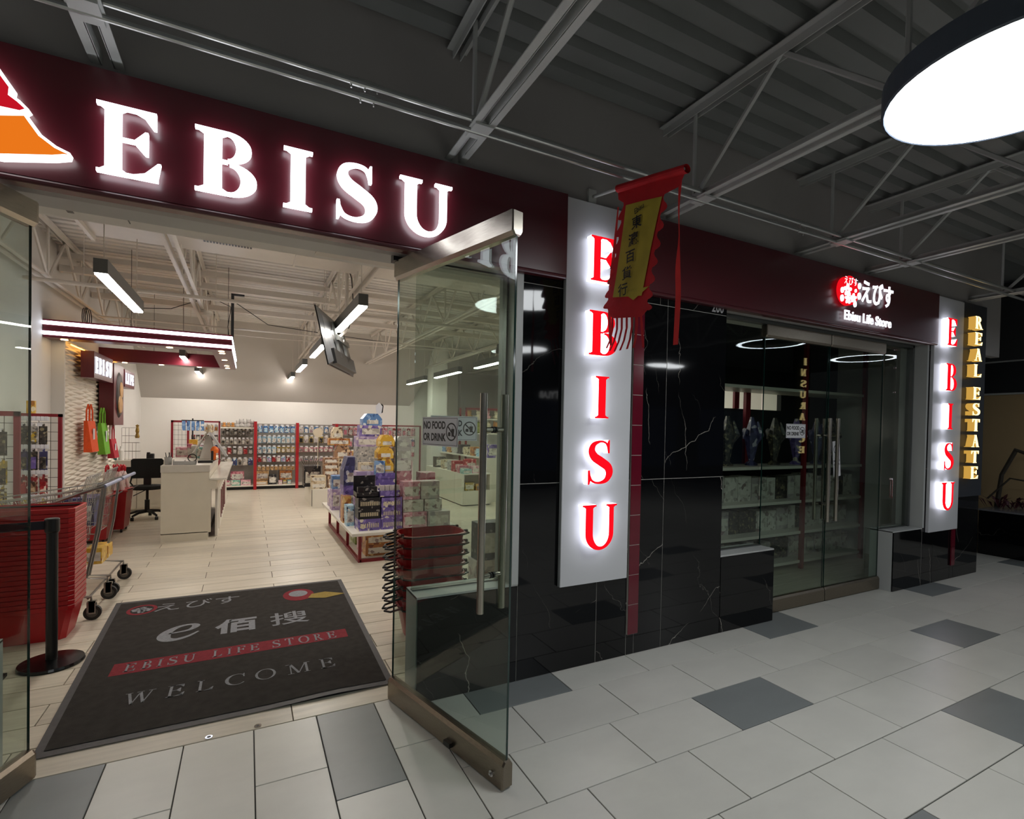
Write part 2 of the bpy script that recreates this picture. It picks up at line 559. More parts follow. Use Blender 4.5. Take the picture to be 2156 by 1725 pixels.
def brushed(name, col, rough=0.28, stretch=(1, 60, 60)):
    m = mat(name, col, rough, metal=1.0, noise=0.12, scale=6, stretch=stretch)
    return m

M_MARBLE = marble()
M_TILE = tilemat('pale_grey_floor_tile', '#d0cec5', 0.05, 0.34)
M_TILED = tilemat('dark_grey_floor_tile', '#7f8382', 0.07, 0.34)
M_PLANK = tilemat('pale_wood_plank_tile', '#cbc2b0', 0.14, 0.33, True)
M_GROUT = mat('dark_grout', '#3a3936', 0.8, noise=0.1, scale=40)
M_GROUTL = mat('plank_grout', '#574c3b', 0.8, noise=0.1, scale=40)
M_MALLWALL = mat('grey_wall_paint', '#a5a19f', 0.55, noise=0.04, scale=2)
M_STORE = mat('warm_white_wall_paint', '#dcd9d4', 0.6, noise=0.02, scale=2)
M_STOREW = mat('white_wall_paint', '#e8e5df', 0.6, noise=0.02, scale=2)
M_SLOPE = mat('grey_bulkhead_paint', '#b5b0aa', 0.6, noise=0.02, scale=2)
M_DECKM = mat('dark_grey_deck_paint', '#7d7f7e', 0.5, noise=0.06, scale=3)
M_DECKS = mat('white_deck_paint', '#e2dfda', 0.5, noise=0.03, scale=3)
M_STEELG = mat('grey_painted_steel', '#b9bbb9', 0.42, noise=0.05, scale=5)
M_STEELW = mat('white_painted_steel', '#ddd6cd', 0.42, noise=0.03, scale=5)
M_FASCIA = mat('maroon_gloss_panel', '#500818', 0.40, noise=0.03, scale=3, spec=0.5, coat=0.7, coatr=0.25, cior=1.55, bump=0.05, bscale=2.2)
M_WPANEL = mat('white_sign_panel', '#c9cacd', 0.35, noise=0.02, scale=3, bump=0.03, bscale=3)
M_WHITE = mat('white_laminate', '#ddd8cc', 0.35, noise=0.02, scale=4)
M_WHITE2 = mat('white_painted_reveal', '#b4b6b4', 0.4, noise=0.02, scale=4)
M_CHROME = brushed('brushed_stainless', '#b5aea2', 0.22, (3, 90, 90))
M_CHROMEV = brushed('brushed_stainless_upright', '#b5aea2', 0.25, (90, 90, 3))
M_BRONZE = brushed('tarnished_stainless', '#8d8375', 0.3, (6, 60, 60))
M_ALU = mat('grey_aluminium', '#6d706f', 0.35, metal=0.7, noise=0.04, scale=8)
M_RED = mat('dark_red_steel', '#7a0e1d', 0.4, noise=0.05, scale=10)
M_REDTILE = mat('wine_red_tile', '#611022', 0.15, noise=0.06, scale=9)
M_BLACK = mat('black_plastic', '#0d0d0e', 0.38, noise=0.05, scale=12)
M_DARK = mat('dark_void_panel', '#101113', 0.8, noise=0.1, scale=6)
G_DOOR = glassmat('door_glass', (0.80, 0.86, 0.82, 1))
G_SIDE = glassmat('sidelight_glass', (0.86, 0.90, 0.87, 1))
M_GEDGE = mat('green_glass_edge', '#16312c', 0.1, noise=0.05, scale=10)
E_WHITE = emat('white_letter_light', '#f4f8ff', S_SIGN)

# ------------------------------------------------------------ floor
floor = struct('floor')
mb = MB(); mb.box(-6, 18, -9, 0.125, -0.06, -0.006); mb.build('grout_bed', M_GROUT, floor)
mb = MB(); mb.box(-3, 9, 0.125, 11.4, -0.06, -0.006); mb.build('plank_grout_bed', M_GROUTL, floor)
_tc = {}
def floor_piece(name, x0, x1, y0, y1, m, g=0.0055):
    w, d = round(x1 - x0 - g, 4), round(y1 - y0 - g, 4)
    key = (name, w, d, m.name)
    if key not in _tc:
        b = MB(); b.bbox(-w / 2, w / 2, -d / 2, d / 2, -0.012, 0.0, 0.0015)
        _tc[key] = b.data(name, m)
    return place(name, _tc[key], ((x0 + x1) / 2, (y0 + y1) / 2, 0), parent=floor)

YL = [0.125, -0.2436, -0.612, -0.972, -1.332, -1.690, -2.052, -2.414, -2.776, -3.138]
starts = [1.150, 1.343, 1.137, 1.340, 1.135, 1.336, 1.135, 1.34, 1.135]
P6 = 0.6045
dark = {(0, 0): 1, (0, 4): 1, (0, 8): 1, (2, 2): 1, (2, 6): 1, (4, 4): 1, (2, 10): 1, (4, 8): 1, (5, 1): 1, (0, 12): 1, (6, 6): 1, (3, 9): 1, (1, 11): 1}
for r in range(9):
    y1, y0 = YL[r], YL[r + 1]
    x = starts[r]
    floor_piece('floor_tile', 0.895, x, y0, y1, M_TILE)
    for k in range(19):
        if x > 12.4: break
        floor_piece('floor_tile', x, x + P6, y0, y1, M_TILED if (r, k) in dark else M_TILE)
        x += P6
# in front of the open entrance the tiles run the other way
cols = [(-0.864, -0.561, [-0.48, -1.08], 1), (-0.561, -0.260, [-0.332, -0.936], 0), (-0.260, 0.044, [-0.64, -1.24], 0), (0.044, 0.345, [-0.338, -0.942], 0),
        (0.345, 0.651, [-0.577, -1.18], 1), (0.651, 0.895, [-0.340, -0.945], 0), (-1.168, -0.864, [-0.33, -0.935], 0), (-1.472, -1.168, [-0.64, -1.24], 0)]
for a, b, js, dk in cols:
    yy = [0.125] + js + [js[-1] - 0.604 * i for i in range(1, 4)]
    for i in range(len(yy) - 1):
        floor_piece('floor_tile', a, b, yy[i + 1], yy[i], M_TILED if (dk and i == 0) else M_TILE)
# the rest of the hall floor, behind and beyond, joined
mb = MB()
yy = -3.14; r = 0
while yy > -8.6:
    x = -5.6 + (r % 2) * 0.3
    while x < 17.5:
        mb.box(x + .002, x + .6, yy - .358, yy - .002, -.012, 0); x += .6045
    yy -= .362; r += 1
for r in range(9):
    x = starts[r] + 19 * P6
    while x < 17.5:
        mb.box(x + .002, x + .6, YL[r + 1] + .002, YL[r] - .002, -.012, 0); x += P6
    x = -1.474
    while x > -5.6:
        mb.box(x - .6, x - .002, YL[r + 1] + .002, YL[r] - .002, -.012, 0); x -= P6
for r in range(0, 8):   # under the second entrance and beyond the corner
    pass
tag(mb.build('far_floor_tiles', M_TILE, floor), kind='stuff')
mb = MB()
for k in range(15):
    mb.box(7.6 + k * .6 + .002, 8.2 + k * .6, 0.127, .49, -.012, 0); mb.box(7.4 + k * .6 + .002, 8.0 + k * .6, .492, .85, -.012, 0); mb.box(7.6 + k * .6 + .002, 8.2 + k * .6, .852, 1.2, -.012, 0)
tag(mb.build('far_floor_tiles', M_TILE, floor), kind='stuff')

# threshold strip and wood-look planks
floor_piece('floor_plank', -0.97, 0.232, 0.127, 0.40, M_PLANK)
floor_piece('floor_plank', 0.232, 1.43, 0.127, 0.40, M_PLANK)
floor_piece('floor_plank', -2.11, -0.97, 0.127, 0.40, M_PLANK)
floor_piece('floor_plank', 1.43, 2.6, 0.127, 0.40, M_PLANK)
PR = 0.2325; far = MB()
row = 0; y = 2.96 - 11 * PR
while y < 11.2:
    k = round((y - 2.96) / PR)
    x0 = (0.242 if k % 2 == 0 else 0.834) - 1.197 * 3
    while x0 < 7.3:
        a, b = max(x0, -2.11), min(x0 + 1.197, 7.3)
        if b - a > 0.05:
            if y < 6.6 and b < 5.0:
                floor_piece('floor_plank', a, b, y, y + PR, M_PLANK)
            else:
                far.box(a + .002, b - .002, y + .002, y + PR - .002, -.012, 0)
        x0 += 1.197
    y += PR
tag(far.build('far_floor_planks', M_PLANK, floor), kind='stuff')

# ------------------------------------------------------------ facade
wall_front = struct('wall_front')
mb = MB(); mb.box(-6, 8.0, 0.02, 0.10, 2.53, 3.9)              # painted wall above the signs
mb.build('upper_wall', M_MALLWALL, wall_front)
mb = MB(); mb.box(1.4975, 3.29, 0.003, 0.24, 0.0, 2.6); mb.box(6.30, 7.54, 0.003, 0.24, 0, 3.06); mb.box(7.50, 7.54, .1, 3.0, 0, 3.9)
mb.build('wall_core', mat('tile_grout_light', '#c4c0b8', 0.8, noise=.1), wall_front)
def wall_tile(x0, x1, z0, z1, y=0.0, m=None, g=0.0045, t=0.012):
    w, h = x1 - x0 - g, z1 - z0 - g
    b = MB(); b.box(-w / 2, w / 2, 0, t, -h / 2, h / 2)
    return b.build('wall_tile', m or M_MARBLE, wall_front, loc=((x0 + x1) / 2, y, (z0 + z1) / 2))
ZT = [0.0, 1.228, 2.472, 2.60]
XT = [1.4975, 2.102, 2.362, 2.432, 2.684, 3.290]
for i in range(3):
    for a, b in ([(1.4975, 2.102), (2.102, 2.432), (2.432, 2.684), (2.684, 3.290)] if i else list(zip(XT[:-1], XT[1:]))):
        wall_tile(a, b, ZT[i], ZT[i + 1])
# right column beyond the second entrance
for i in range(3):
    zz = ZT[:3] + [3.06]
    for a, b in ((6.305, 6.52), (6.52, 6.90), (6.90, 6.98), (6.98, 7.54)):
        wall_tile(a, b, zz[i], zz[i + 1])
def knee(x0, x1, y1, z1, white_left=False, white_right=False):
    b = MB(); b.box(x0, x1, 0.012, y1, 0.0, z1 - 0.004); b.box(x0, x1, 0.004, y1, z1 - 0.012, z1)
    b.build('knee_wall', M_WHITE2, wall_front)
    return wall_tile(x0 + .004, x1, 0.0, z1 - 0.012)
knee(0.857, 1.4975, 0.22, 0.607)
knee(3.290, 3.930, 0.22, 0.607)
knee(5.755, 6.30, 0.22, 0.607)
knee(-2.2, -0.945, 0.22, 0.607)
# window reveals
mb = MB(); mb.box(1.452, 1.4975, -0.004, 0.24, 0.607, 2.56)
mb.box(6.298, 6.33, -0.002, 0.25, 0.607, 2.56); mb.box(3.27, 3.30, 0.013, 0.24, 0.607, 2.53)
mb.build('window_reveal', M_WHITE2, wall_front)
mb = MB(); mb.box(-2.2, 1.46, 0.0, 0.30, 2.545, 2.60); mb.box(3.29, 6.30, 0.0, 0.30, 2.545, 2.60)
mb.build('door_head', M_WHITE2, wall_front)
# wine-red strip of tiles
z = 0.147
while z < 2.52:
    wall_tile(2.362, 2.456, z, min(z + 0.209, 2.53), y=-0.016, m=M_REDTILE, t=0.012)
    z += 0.209
mb = MB(); mb.box(2.364, 2.454, -0.013, 0, 0.147, 2.53)
mb.build('strip_backing', mat('tile_grout_light', '#8c8a86'), wall_front)
z = 0.147
while z < 2.52:
    wall_tile(6.90, 6.98, z, min(z + 0.209, 2.53), y=-0.016, m=M_REDTILE, t=0.012)
    z += 0.209

# fascias
def fascia(name, x0, x1):
    o = struct(name)
    mb = MB(); mb.box(x0, x1, -0.05, 0.0, 2.545, 3.05); mb.build('fascia_panel', M_FASCIA, o)
    mb = MB(); mb.tube([(x0, -0.036, 2.536), (x1, -0.036, 2.536)], 0.014, 10); mb.box(x0, x1, -0.036, 0.02, 2.522, 2.545)
    mb.build('bottom_bead', M_FASCIA, o)
    return o
fascia('trim_1', -3.4, 1.776)
fascia('trim_2', 2.335, 6.390)

# ------------------------------------------------------------ roof
ceiling = struct('ceiling')
def deck(x0, x1, y0, y1, z, m, pitch, depth=0.05, flip=1):
    b = MB(); y = y0; prof = []
    while y < y1:
        prof += [(y, z), (y + pitch * .58, z), (y + pitch * .68, z + depth), (y + pitch * .90, z + depth)]
        y += pitch
    prof.append((y, z))
    vs = [(x0, a, c) for a, c in prof] + [(x1, a, c) for a, c in prof]
    n = len(prof)
    b.add(vs, [(i, i + 1, n + i + 1, n + i) for i in range(n - 1)])
    return b.build('roof_deck', m, ceiling)
deck(-6, 18, -9, 0.02, 3.75, M_DECKM, 0.185, 0.055)
deck(-2.4, 7.6, 0.10, 11.4, 3.75, M_DECKS, 0.152, 0.04)
mb = MB(); mb.box(-6, 18, -9, 11.5, 3.83, 3.87); mb.build('roof_slab', M_DECKM, ceiling)
def joist(x, y0, y1, m, zb=3.10, zt=3.72, step=1.25, name='roof_joist'):
    b = MB()
    for s in (-1, 1):
        b.box(x + s * .022 - (.038 if s < 0 else 0), x + s * .022 + (.038 if s > 0 else 0), y0, y1, zb, zb + .006)
        b.box(x + s * .022 - .003, x + s * .022 + .003, y0, y1, zb, zb + .05)
        b.box(x + s * .022 - (.038 if s < 0 else 0), x + s * .022 + (.038 if s > 0 else 0), y0, y1, zt, zt + .006)
        b.box(x + s * .022 - .003, x + s * .022 + .003, y0, y1, zt - .045, zt)
    y = y0 + 0.12; k = 0
    while y + step / 2 < y1:
        a, c = (y, zt - .01), (y + step / 2, zb + .02)
        if k % 2: a, c = (y, zb + .02), (y + step / 2, zt - .01)
        b.tube([(x, a[0], a[1]), (x, c[0], c[1])], 0.016, 5)
        if k % 2 == 0: b.tube([(x, y + step / 2, zb + .02), (x, y + step / 2, zt - .01)], 0.013, 5)
        y += step / 2; k += 1
    return b.build(name, m, ceiling)
for x in (-2.12, -0.55, 1.045, 2.64, 4.17, 5.20, 7.23):
    joist(x, -8.5, 0.02, M_STEELG)
for x in (-1.97, -0.60, 1.09, 2.64, 4.17, 5.7, 7.0):
    joist(x, 0.12, 11.2, M_STEELW)
for y in (5.5, 7.0):     # cross beams in the store
    mb = MB(); mb.box(-2.1, 7.3, y, y + .10, 3.42, 3.50); mb.box(-2.1, 7.3, y, y + .10, 3.60, 3.66)
    mb.build('cross_beam', M_STEELW, ceiling)

# ------------------------------------------------------------ store shell
wl = struct('wall_left')
mb = MB(); mb.box(-2.22, -2.12, 0.24, 11.3, 0, 3.83); mb.build('wall_face', M_STORE, wl)
wb = struct('wall_back')
mb = MB(); mb.box(-2.2, 7.5, 11.2, 11.3, 0, 3.83); mb.build('wall_face', M_STOREW, wb)
mb = MB()     # sloping bulkhead over the back wall
mb.add([(-2.12, 11.2, 2.10), (4.0, 11.2, 2.13), (4.5, 9.7, 3.8), (-2.12, 9.7, 3.8), (-2.12, 11.2, 3.8), (4.0, 11.2, 3.8)], [(0, 1, 2, 3), (1, 5, 2), (0, 3, 4)])
mb.build('sloped_bulkhead', M_SLOPE, wb)
wr = struct('wall_right')
mb = MB(); mb.box(7.3, 7.4, 0.24, 11.3, 0, 3.83); mb.build('wall_face', M_STOREW, wr)
mb = MB(); mb.box(4.22, 4.62, 9.9, 10.3, 0, 3.83); mb.build('pillar', M_STOREW, wr)
mb = MB(); mb.box(5.0, 7.3, 9.9, 10.1, 1.9, 3.0); mb.build('dark_soffit', mat('slate_panel', '#6b6963', .5, noise=.03), wr)
# soffit and wall over the doors, inside
mb = MB(); mb.box(-2.2, 7.3, 0.10, 0.60, 2.60, 2.66); mb.box(-2.2, 7.3, 0.56, 0.60, 2.66, 2.75); mb.box(-2.2, 7.3, 0.10, 0.14, 2.6, 3.8)
mb.build('door_soffit', M_STOREW, wb)
# access hatch lines in the soffit
mb = MB(); mb.box(-1.1, -0.55, .30, .305, 2.597, 2.60); mb.box(-.555, -.55, .30, .52, 2.597, 2.60); mb.box(-.95, -.92, .32, .5, 2.597, 2.60); mb.box(-.8, -.775, .32, .5, 2.597, 2.60)
mb.build('access_hatch', M_ALU, wb)
mb = MB(); mb.box(0.35, 0.95, .28, .52, 2.59, 2.60); mb.build('access_hatch', M_STEELW, wb)

# air duct with grille
dt = thing('air_duct', 'white square air duct under the store roof with a dark grille', 'duct', (0, 0, 0))
mb = MB(); mb.box(-1.30, 3.4, 2.35, 3.30, 3.30, 3.66); mb.box(-1.32, -1.29, 2.30, 3.35, 3.26, 3.70); mb.box(.42, .44, 2.33, 3.32, 3.28, 3.68)
mb.build('duct_body', M_STEELW, dt)
mb = MB(); mb.box(-.40, .05, 2.62, 2.95, 3.285, 3.30); mb.build('grille_frame', M_STEELW, dt)
for k in range(16):
    mb = MB(); mb.box(0, .016, 0, .20, 0, .012) if k == 0 else None
    if k == 0: gd = mb.data('grille_slat', M_BLACK)
    place('grille_slat', gd, (-.385 + k * .026, 2.69, 3.276), parent=dt)

# opposite side of the hall (seen only in reflections)
ws = struct('wall_opposite')
mb = MB(); mb.box(-6, 18, -8.9, -8.8, 0, 3.8); mb.build('shop_front', mat('shop_front_grey', '#38393b', .5, noise=.1, scale=1), ws)
mb = MB()
for k in range(6): mb.box(-4.5 + k * 3.4, -2.0 + k * 3.4, -8.79, -8.78, 0.5, 2.3)
mb.build('shop_window', mat('shop_window_blue', '#39414f', .2, noise=.3, scale=2, em='#46597a', es=.10), ws)
wc = struct('wall_left_hall')
mb = MB(); mb.box(-6.1, -6, -9, 0.1, 0, 3.8); mb.build('wall_face', M_MALLWALL, wc)
we = struct('wall_end')
mb = MB(); mb.box(9.75, 9.85, 0.13, 4, 0, 3.8); mb.build('tan_wall', mat('tan_wall_paint', '#b39a72', .6, noise=.03, scale=2), we)
mb = MB(); mb.box(7.5, 7.54, 0.24, 4, 0, 3.8); mb.build('side_wall', M_MALLWALL, we)
mb = MB(); mb.box(9.70, 9.745, .13, 1.2, 2.19, 2.215); mb.box(9.70, 9.745, .13, 1.2, 2.66, 2.68)
mb.build('sign_frame', M_WHITE2, we)
mb = MB(); mb.box(9.72, 9.745, .13, 1.2, 2.215, 2.66); mb.build('sign_board', mat('dark_sign_board', '#2c2d2f', .4, noise=.05), we)
mb = MB(); mb.box(9.69, 9.745, .13, 2.5, 2.68, 3.8); mb.build('dark_header', mat('dark_header', '#37383a', .6, noise=.05), we)
# ------------------------------------------------------------ windows and doors
def window(name, x0, x1, z0, z1, y=0.14):
    o = struct(name)
    mb = MB(); mb.box(x0, x1, y, y + .010, z0, z1); mb.build('pane', G_SIDE, o)
    return o
w1 = window('window_1', 0.866, 1.44, 0.607, 2.55)
mb = MB(); mb.box(1.44, 1.462, .11, .17, .607, 2.55); mb.box(.866, 1.45, .115, .165, 2.525, 2.545); mb.box(.866, 1.45, .125, .165, .600, .614); mb.build('window_frame', M_ALU, w1)
w2 = window('window_2', 3.31, 3.905, 0.607, 2.53)
mb = MB(); mb.box(3.30, 6.28, .11, .17, 2.50, 2.53); mb.box(3.30, 3.93, .125, .165, .600, .614); mb.build('window_frame', M_ALU, w2)
w3 = window('window_3', 5.80, 6.255, 0.607, 2.53)
mb = MB(); mb.box(6.255, 6.285, .11, .17, .607, 2.53); mb.box(5.78, 6.26, .125, .165, .600, .614); mb.build('window_frame', M_ALU, w3)
w4 = window('window_4', -2.2, -0.960, 0.607, 2.55)

def rail_rings(L, z0, z1, t=.028, cham=.018, top=True):
    """solid patch rail with chamfered long edges, section extruded along x"""
    if top: sec = [(-t, z1), (t, z1), (t, z0 + cham), (t - .012, z0), (-t + .012, z0), (-t, z0 + cham)]
    else: sec = [(-t, z0), (t, z0), (t, z1 - cham), (t - .012, z1), (-t + .012, z1), (-t, z1 - cham)]
    rings = []
    for x, k in ((-.004, .92), (.006, 1.0), (L - .006, 1.0), (L + .004, .92)):
        rings.append([(x, y * k, (z - (z0 + z1) / 2) * k + (z0 + z1) / 2) for y, z in sec])
    return rings
def glass_door(name, L, loc, rotz, ztop=2.505, rails=M_CHROME, handle_x=(0.865,), bolt=None, hz=(0.76, 1.72)):
    o = struct(name); o.location = loc; o.rotation_euler = (0, 0, rotz)
    mb = MB(); mb.box(0.006, L - .006, -.005, .005, .112, ztop - .10); mb.build('glass_pane', G_DOOR, o)
    mb = MB(); mb.box(L - .0062, L - .0040, -.005, .005, .112, ztop - .10); mb.box(.0040, .0062, -.005, .005, .112, ztop - .10); mb.build('glass_edge', M_GEDGE, o)
    b = MB(); b.loft(rail_rings(L, .008, .130, top=False)); b.build('bottom_rail', M_BRONZE, o)
    b = MB(); b.loft(rail_rings(L, ztop - .108, ztop, top=True)); b.build('top_rail', rails, o)
    for hx in handle_x:
        for s in (-1, 1):
            b = MB(); b.tube([(hx, s * .062, hz[0]), (hx, s * .062, hz[1])], .0165, 16)
            h = b.build('pull_handle', M_CHROMEV, o, smooth=False)
            for zz in (hz[0] + .16, hz[1] - .16):
                b = MB(); b.tube([(hx, s * .005, zz), (hx, s * .062, zz)], .011, 12); b.build('standoff', M_CHROME, h)
                b = MB(); b.tube([(hx, s * .004, zz), (hx, s * .012, zz)], .0145, 12); b.build('black_gasket', M_BLACK, h)
    if bolt is not None:
        b = MB(); b.tube([(bolt, -.028, .055), (bolt, -.038, .055)], .014, 14); b.tube([(bolt, -.03, .055), (bolt, -.046, .055)], .006, 10); b.build('floor_bolt', mat('polished_chrome', '#c9c9c9', .08, metal=1.0), o)
    return o
ang_r = atan2(-0.83 - 0.131, 1.0174 - 0.757)
d2 = glass_door('door_2', 0.9956, (0.757, 0.131, 0), ang_r, bolt=0.93, hz=(.75, 1.725), handle_x=(0.865,))
b = MB(); b.box(.585, .635, -.05, -.026, .028, .050); b.build('stop_tab', M_BLACK, d2)
ang_l = atan2(0.016 - 0.142, -0.888 + 0.834)
d1 = glass_door('door_1', 0.92, (-0.834, 0.142, 0), ang_l, handle_x=(0.80,))
d3 = glass_door('door_3', 0.905, (3.922, 0.14, 0), 0, ztop=2.50, handle_x=(0.855,), rails=M_BRONZE)
d4 = glass_door('door_4', 0.905, (5.748, 0.14, 0), pi, ztop=2.50, handle_x=(0.845,), rails=M_BRONZE)
b = MB(); b.box(0.72, 0.80, 0.10, 0.16, 2.505, 2.60); b.build('pivot_block', M_BLACK, d2 if False else ceiling)

# ------------------------------------------------------------ notices
M_PAPER = mat('white_sign_card', '#dcdce0', .35, noise=.01, scale=5)
M_INK = mat('black_ink', '#111113', .5, noise=.03, scale=20)
def notice(name, label, loc, rotz, w=.30, h=.16):
    t = thing(name, label, 'sign', loc, rotz)
    b = MB(); b.box(-w / 2, w / 2, -.0012, 0, -h / 2, h / 2); b.m(1)
    e = .006
    for r in ((-w/2+e, w/2-e, h/2-e-.002, h/2-e), (-w/2+e, w/2-e, -h/2+e, -h/2+e+.002), (-w/2+e, -w/2+e+.002, -h/2+e, h/2-e), (w/2-e-.002, w/2-e, -h/2+e, h/2-e)):
        b.box(r[0], r[1], -.0016, -.0011, r[2], r[3])
    b.build('card', [M_PAPER, M_INK], t)
    k = w / .30
    for s, z, sz in (('NO FOOD', .029, .050), ('OR DRINK', -.029, .050)):
        me = text_data(s, sz * k, .0002, .0018 * k, mats=M_INK, sx=.80)
        place('lettering', me, (-.045 * k, -.0016, z * k), parent=t, rot=(pi / 2, 0, 0))
    b = MB(); c = (.098 * k, 0.0); R = .043 * k
    for q in ellring(c[0], c[1], R, R, R * .84, R * .84, 0, 2 * pi, 28): b.flat(q[::-1], -.0018)
    b.flat([(c[0] - .032 * k, .024 * k), (c[0] - .027 * k, .030 * k), (c[0] + .032 * k, -.024 * k), (c[0] + .027 * k, -.030 * k)], -.0019)
    b.flat([(c[0] + .002 * k, -.022 * k), (c[0] + .019 * k, -.022 * k), (c[0] + .024 * k, .014 * k), (c[0] - .001 * k, .014 * k)], -.0018)
    b.flat([(c[0] + .010 * k, .014 * k), (c[0] + .013 * k, .014 * k), (c[0] + .011 * k, .026 * k), (c[0] + .008 * k, .026 * k)], -.0018)
    b.flat([(c[0] - .026 * k, -.020 * k), (c[0] - .006 * k, -.020 * k), (c[0] - .006 * k, -.005 * k), (c[0] - .012 * k, -.001 * k), (c[0] - .021 * k, -.001 * k), (c[0] - .026 * k, -.006 * k)], -.0018)
    b.build('symbol', M_INK, t)
    return t
dv = Vector((cos(ang_r), sin(ang_r), 0)); nv = Vector((sin(ang_r), -cos(ang_r), 0))
p = Vector((0.757, 0.131, 1.549)) + dv * .447 + nv * .0062
notice('notice_sign', 'white notice in bold black capitals stuck on the open glass door', (p.x, p.y, p.z), ang_r, .315, .148)
notice('notice_sign', 'greenish looking notice behind the open door, stuck on the fixed pane', (1.115, .1385, 1.565), 0, .30, .150)
notice('notice_sign', 'small notice on the left leaf of the closed far doors', (4.37, .134, 1.595), 0, .27, .125)
t = thing('notice_sign', 'crooked upright notice beside the handles of the closed far doors', 'sign', (4.99, .134, 1.34)); t.rotation_euler = (0, RAD(-6), 0)
b = MB(); b.box(-.055, .055, -.0012, 0, -.17, .17); b.build('card', M_PAPER, t)
b = MB()
for q in ellring(0, .09, .042, .042, .035, .035, 0, 2 * pi, 24): b.flat(q[::-1], -.0018)
b.flat([(-.012, .06), (.012, .06), (.016, .115), (-.016, .115)], -.0018); b.build('symbol', M_INK, t)
place('lettering', text_data('NO FOOD', .026, .0002, .0006, mats=M_INK, sx=.8), (0, -.0016, -.02), parent=t, rot=(pi / 2, 0, 0))
place('lettering', text_data('OR DRINK', .024, .0002, .0006, mats=M_INK, sx=.8), (0, -.0016, -.055), parent=t, rot=(pi / 2, 0, 0))

# ------------------------------------------------------------ lit signs
E_RED = emat('red_letter_face', '#f20d1c', 1.15)
E_SIDE = emat('white_letter_side', '#eef0ff', 3.4)
E_GOLD = emat('gold_letter_light', '#ffe29a', S_GOLD)
E_GOLD2 = emat('gold_letter_side', '#dba84c', .85)
sg = thing('shop_sign', 'big white glowing serif capitals across the maroon fascia over the open doors', 'sign', (0, -.05, 2.6))
for ch, x, wd, z, H in (('E', -.566, .223, 0, .29), ('B', -.219, .247, .005, .284), ('I', .141, .129, .007, .284), ('S', .384, .200, .0, .292), ('U', .700, .290, .0, .288)):
    b = MB(); glyph_mb(b, ch, x, z + .005, H, wd, -.046, -.024, .185, .046, .09)
    b.build('letter', E_WHITE, sg)

def vsign(name, label, x0, x1, lx, group=None):
    t = thing(name, label, 'sign', ((x0 + x1) / 2, -.035, 0.559))
    hw = (x1 - x0) / 2
    b = MB(); b.bbox(-hw, hw, 0, .033, 0, 2.486, .003); b.build('panel', M_WPANEL, t)
    for ch, zt, H, dx, wd in (('E', 2.812, .285, -.108, .205), ('B', 2.337, .285, -.112, .225), ('I', 1.919, .272, -.052, .106), ('S', 1.507, .288, -.098, .198), ('U', 1.087, .292, -.132, .272)):
        b = MB()
        glyph_mb(b, ch, lx + .012 - (x0 + x1) / 2 + dx, zt - H - .559, H, wd, -.060, -.014, .175, .04, .075)
        l = b.build('letter', E_SIDE, t)
        b = MB(); glyph_mb(b, ch, lx + .012 - (x0 + x1) / 2 + dx, zt - H - .559, H, wd, -.0635, -.0605, .175, .04, .075)
        b.build('letter_face', E_RED, l)
    return t
vsign('upright_sign', 'tall white panel of red serif capitals with white glow beside the banner', 1.785, 2.330, 2.026)
vsign('upright_sign', 'tall white panel of red glowing capitals at the far end of the shop front', 6.352, 6.968, 6.57)

ng = thing('gold_letter_sign', 'stacked warm gold capitals on the dark wall end beyond the last white panel', 'sign', (0, 0, 0))
zz = 2.905
for ch in 'REAL ESTATE':
    if ch == ' ':
        zz -= .075; continue
    b = MB(); glyph_mb(b, ch, 7.06, zz - .145, .135, .17, -.10, -.035, .2, .05, .05)
    l = b.build('letter', E_GOLD2, ng)
    b = MB(); glyph_mb(b, ch, 7.06, zz - .145, .135, .17, -.104, -.1005, .2, .05, .05)
    b.build('letter_face', E_GOLD, l)
    zz -= .175
b = MB(); b.box(7.0, 7.54, -.02, -.001, 0.9, 3.06); b.build('backing_board', mat('slate_blue_board', '#34383f', .4, noise=.05), ng)

# round badge, kana and small line on the right fascia
E_FACE = emat('white_logo_light', '#f4f6ff', 1.5)
jp = thing('shop_sign', 'red oval badge with white blossoms and glowing characters on the far fascia', 'sign', (4.60, -.05, 2.6))
b = MB(); n = 32
b.prism([(.130 + .135 * cos(2 * pi * k / n), .250 + .128 * sin(2 * pi * k / n)) for k in range(n)], -.045, -.004)
bd = b.build('badge', emat('badge_red_light', '#e8101c', 1.1), jp)
def blossom(cx, cz, r, mb):
    for k in range(5):
        a = pi / 2 + k * 2 * pi / 5
        x, z = cx + r * .55 * cos(a), cz + r * .55 * sin(a); m_ = 10
        mb.prism([(x + r * .38 * cos(a) * cos(2 * pi * j / m_) - r * .27 * sin(a) * sin(2 * pi * j / m_), z + r * .38 * sin(a) * cos(2 * pi * j / m_) + r * .27 * cos(a) * sin(2 * pi * j / m_)) for j in range(m_)], -.055, -.0455)
b = MB()
blossom(.085, .245, .062, b); blossom(.175, .185, .048, b); blossom(.095, .168, .05, b)
for cx, cz, r in ((.005, .235, .026), (.005, .165, .030), (.262, .215, .032), (.262, .305, .028), (.205, .255, .016), (.20, .135, .027)):
    b.prism([(cx + r * .75 * cos(2 * pi * k / 12), cz + r * sin(2 * pi * k / 12)) for k in range(12)], -.055, -.0455)
b.build('blossom', E_FACE, bd)
place('lettering', text_data('えびす', .078, .001, .0, mats=E_FACE, sx=.9), (.135, -.048, .325), parent=jp, rot=(pi / 2, 0, 0))
place('lettering', text_data('えびす', .225, .004, .004, mats=E_FACE, sx=.80), (.590, -.03, .262), parent=jp, rot=(pi / 2, 0, 0))
place('lettering', text_data('Ebisu Life Store', .118, .004, .0022, mats=E_FACE, sx=1.02), (.455, -.03, .030), parent=jp, rot=(pi / 2, 0, 0))

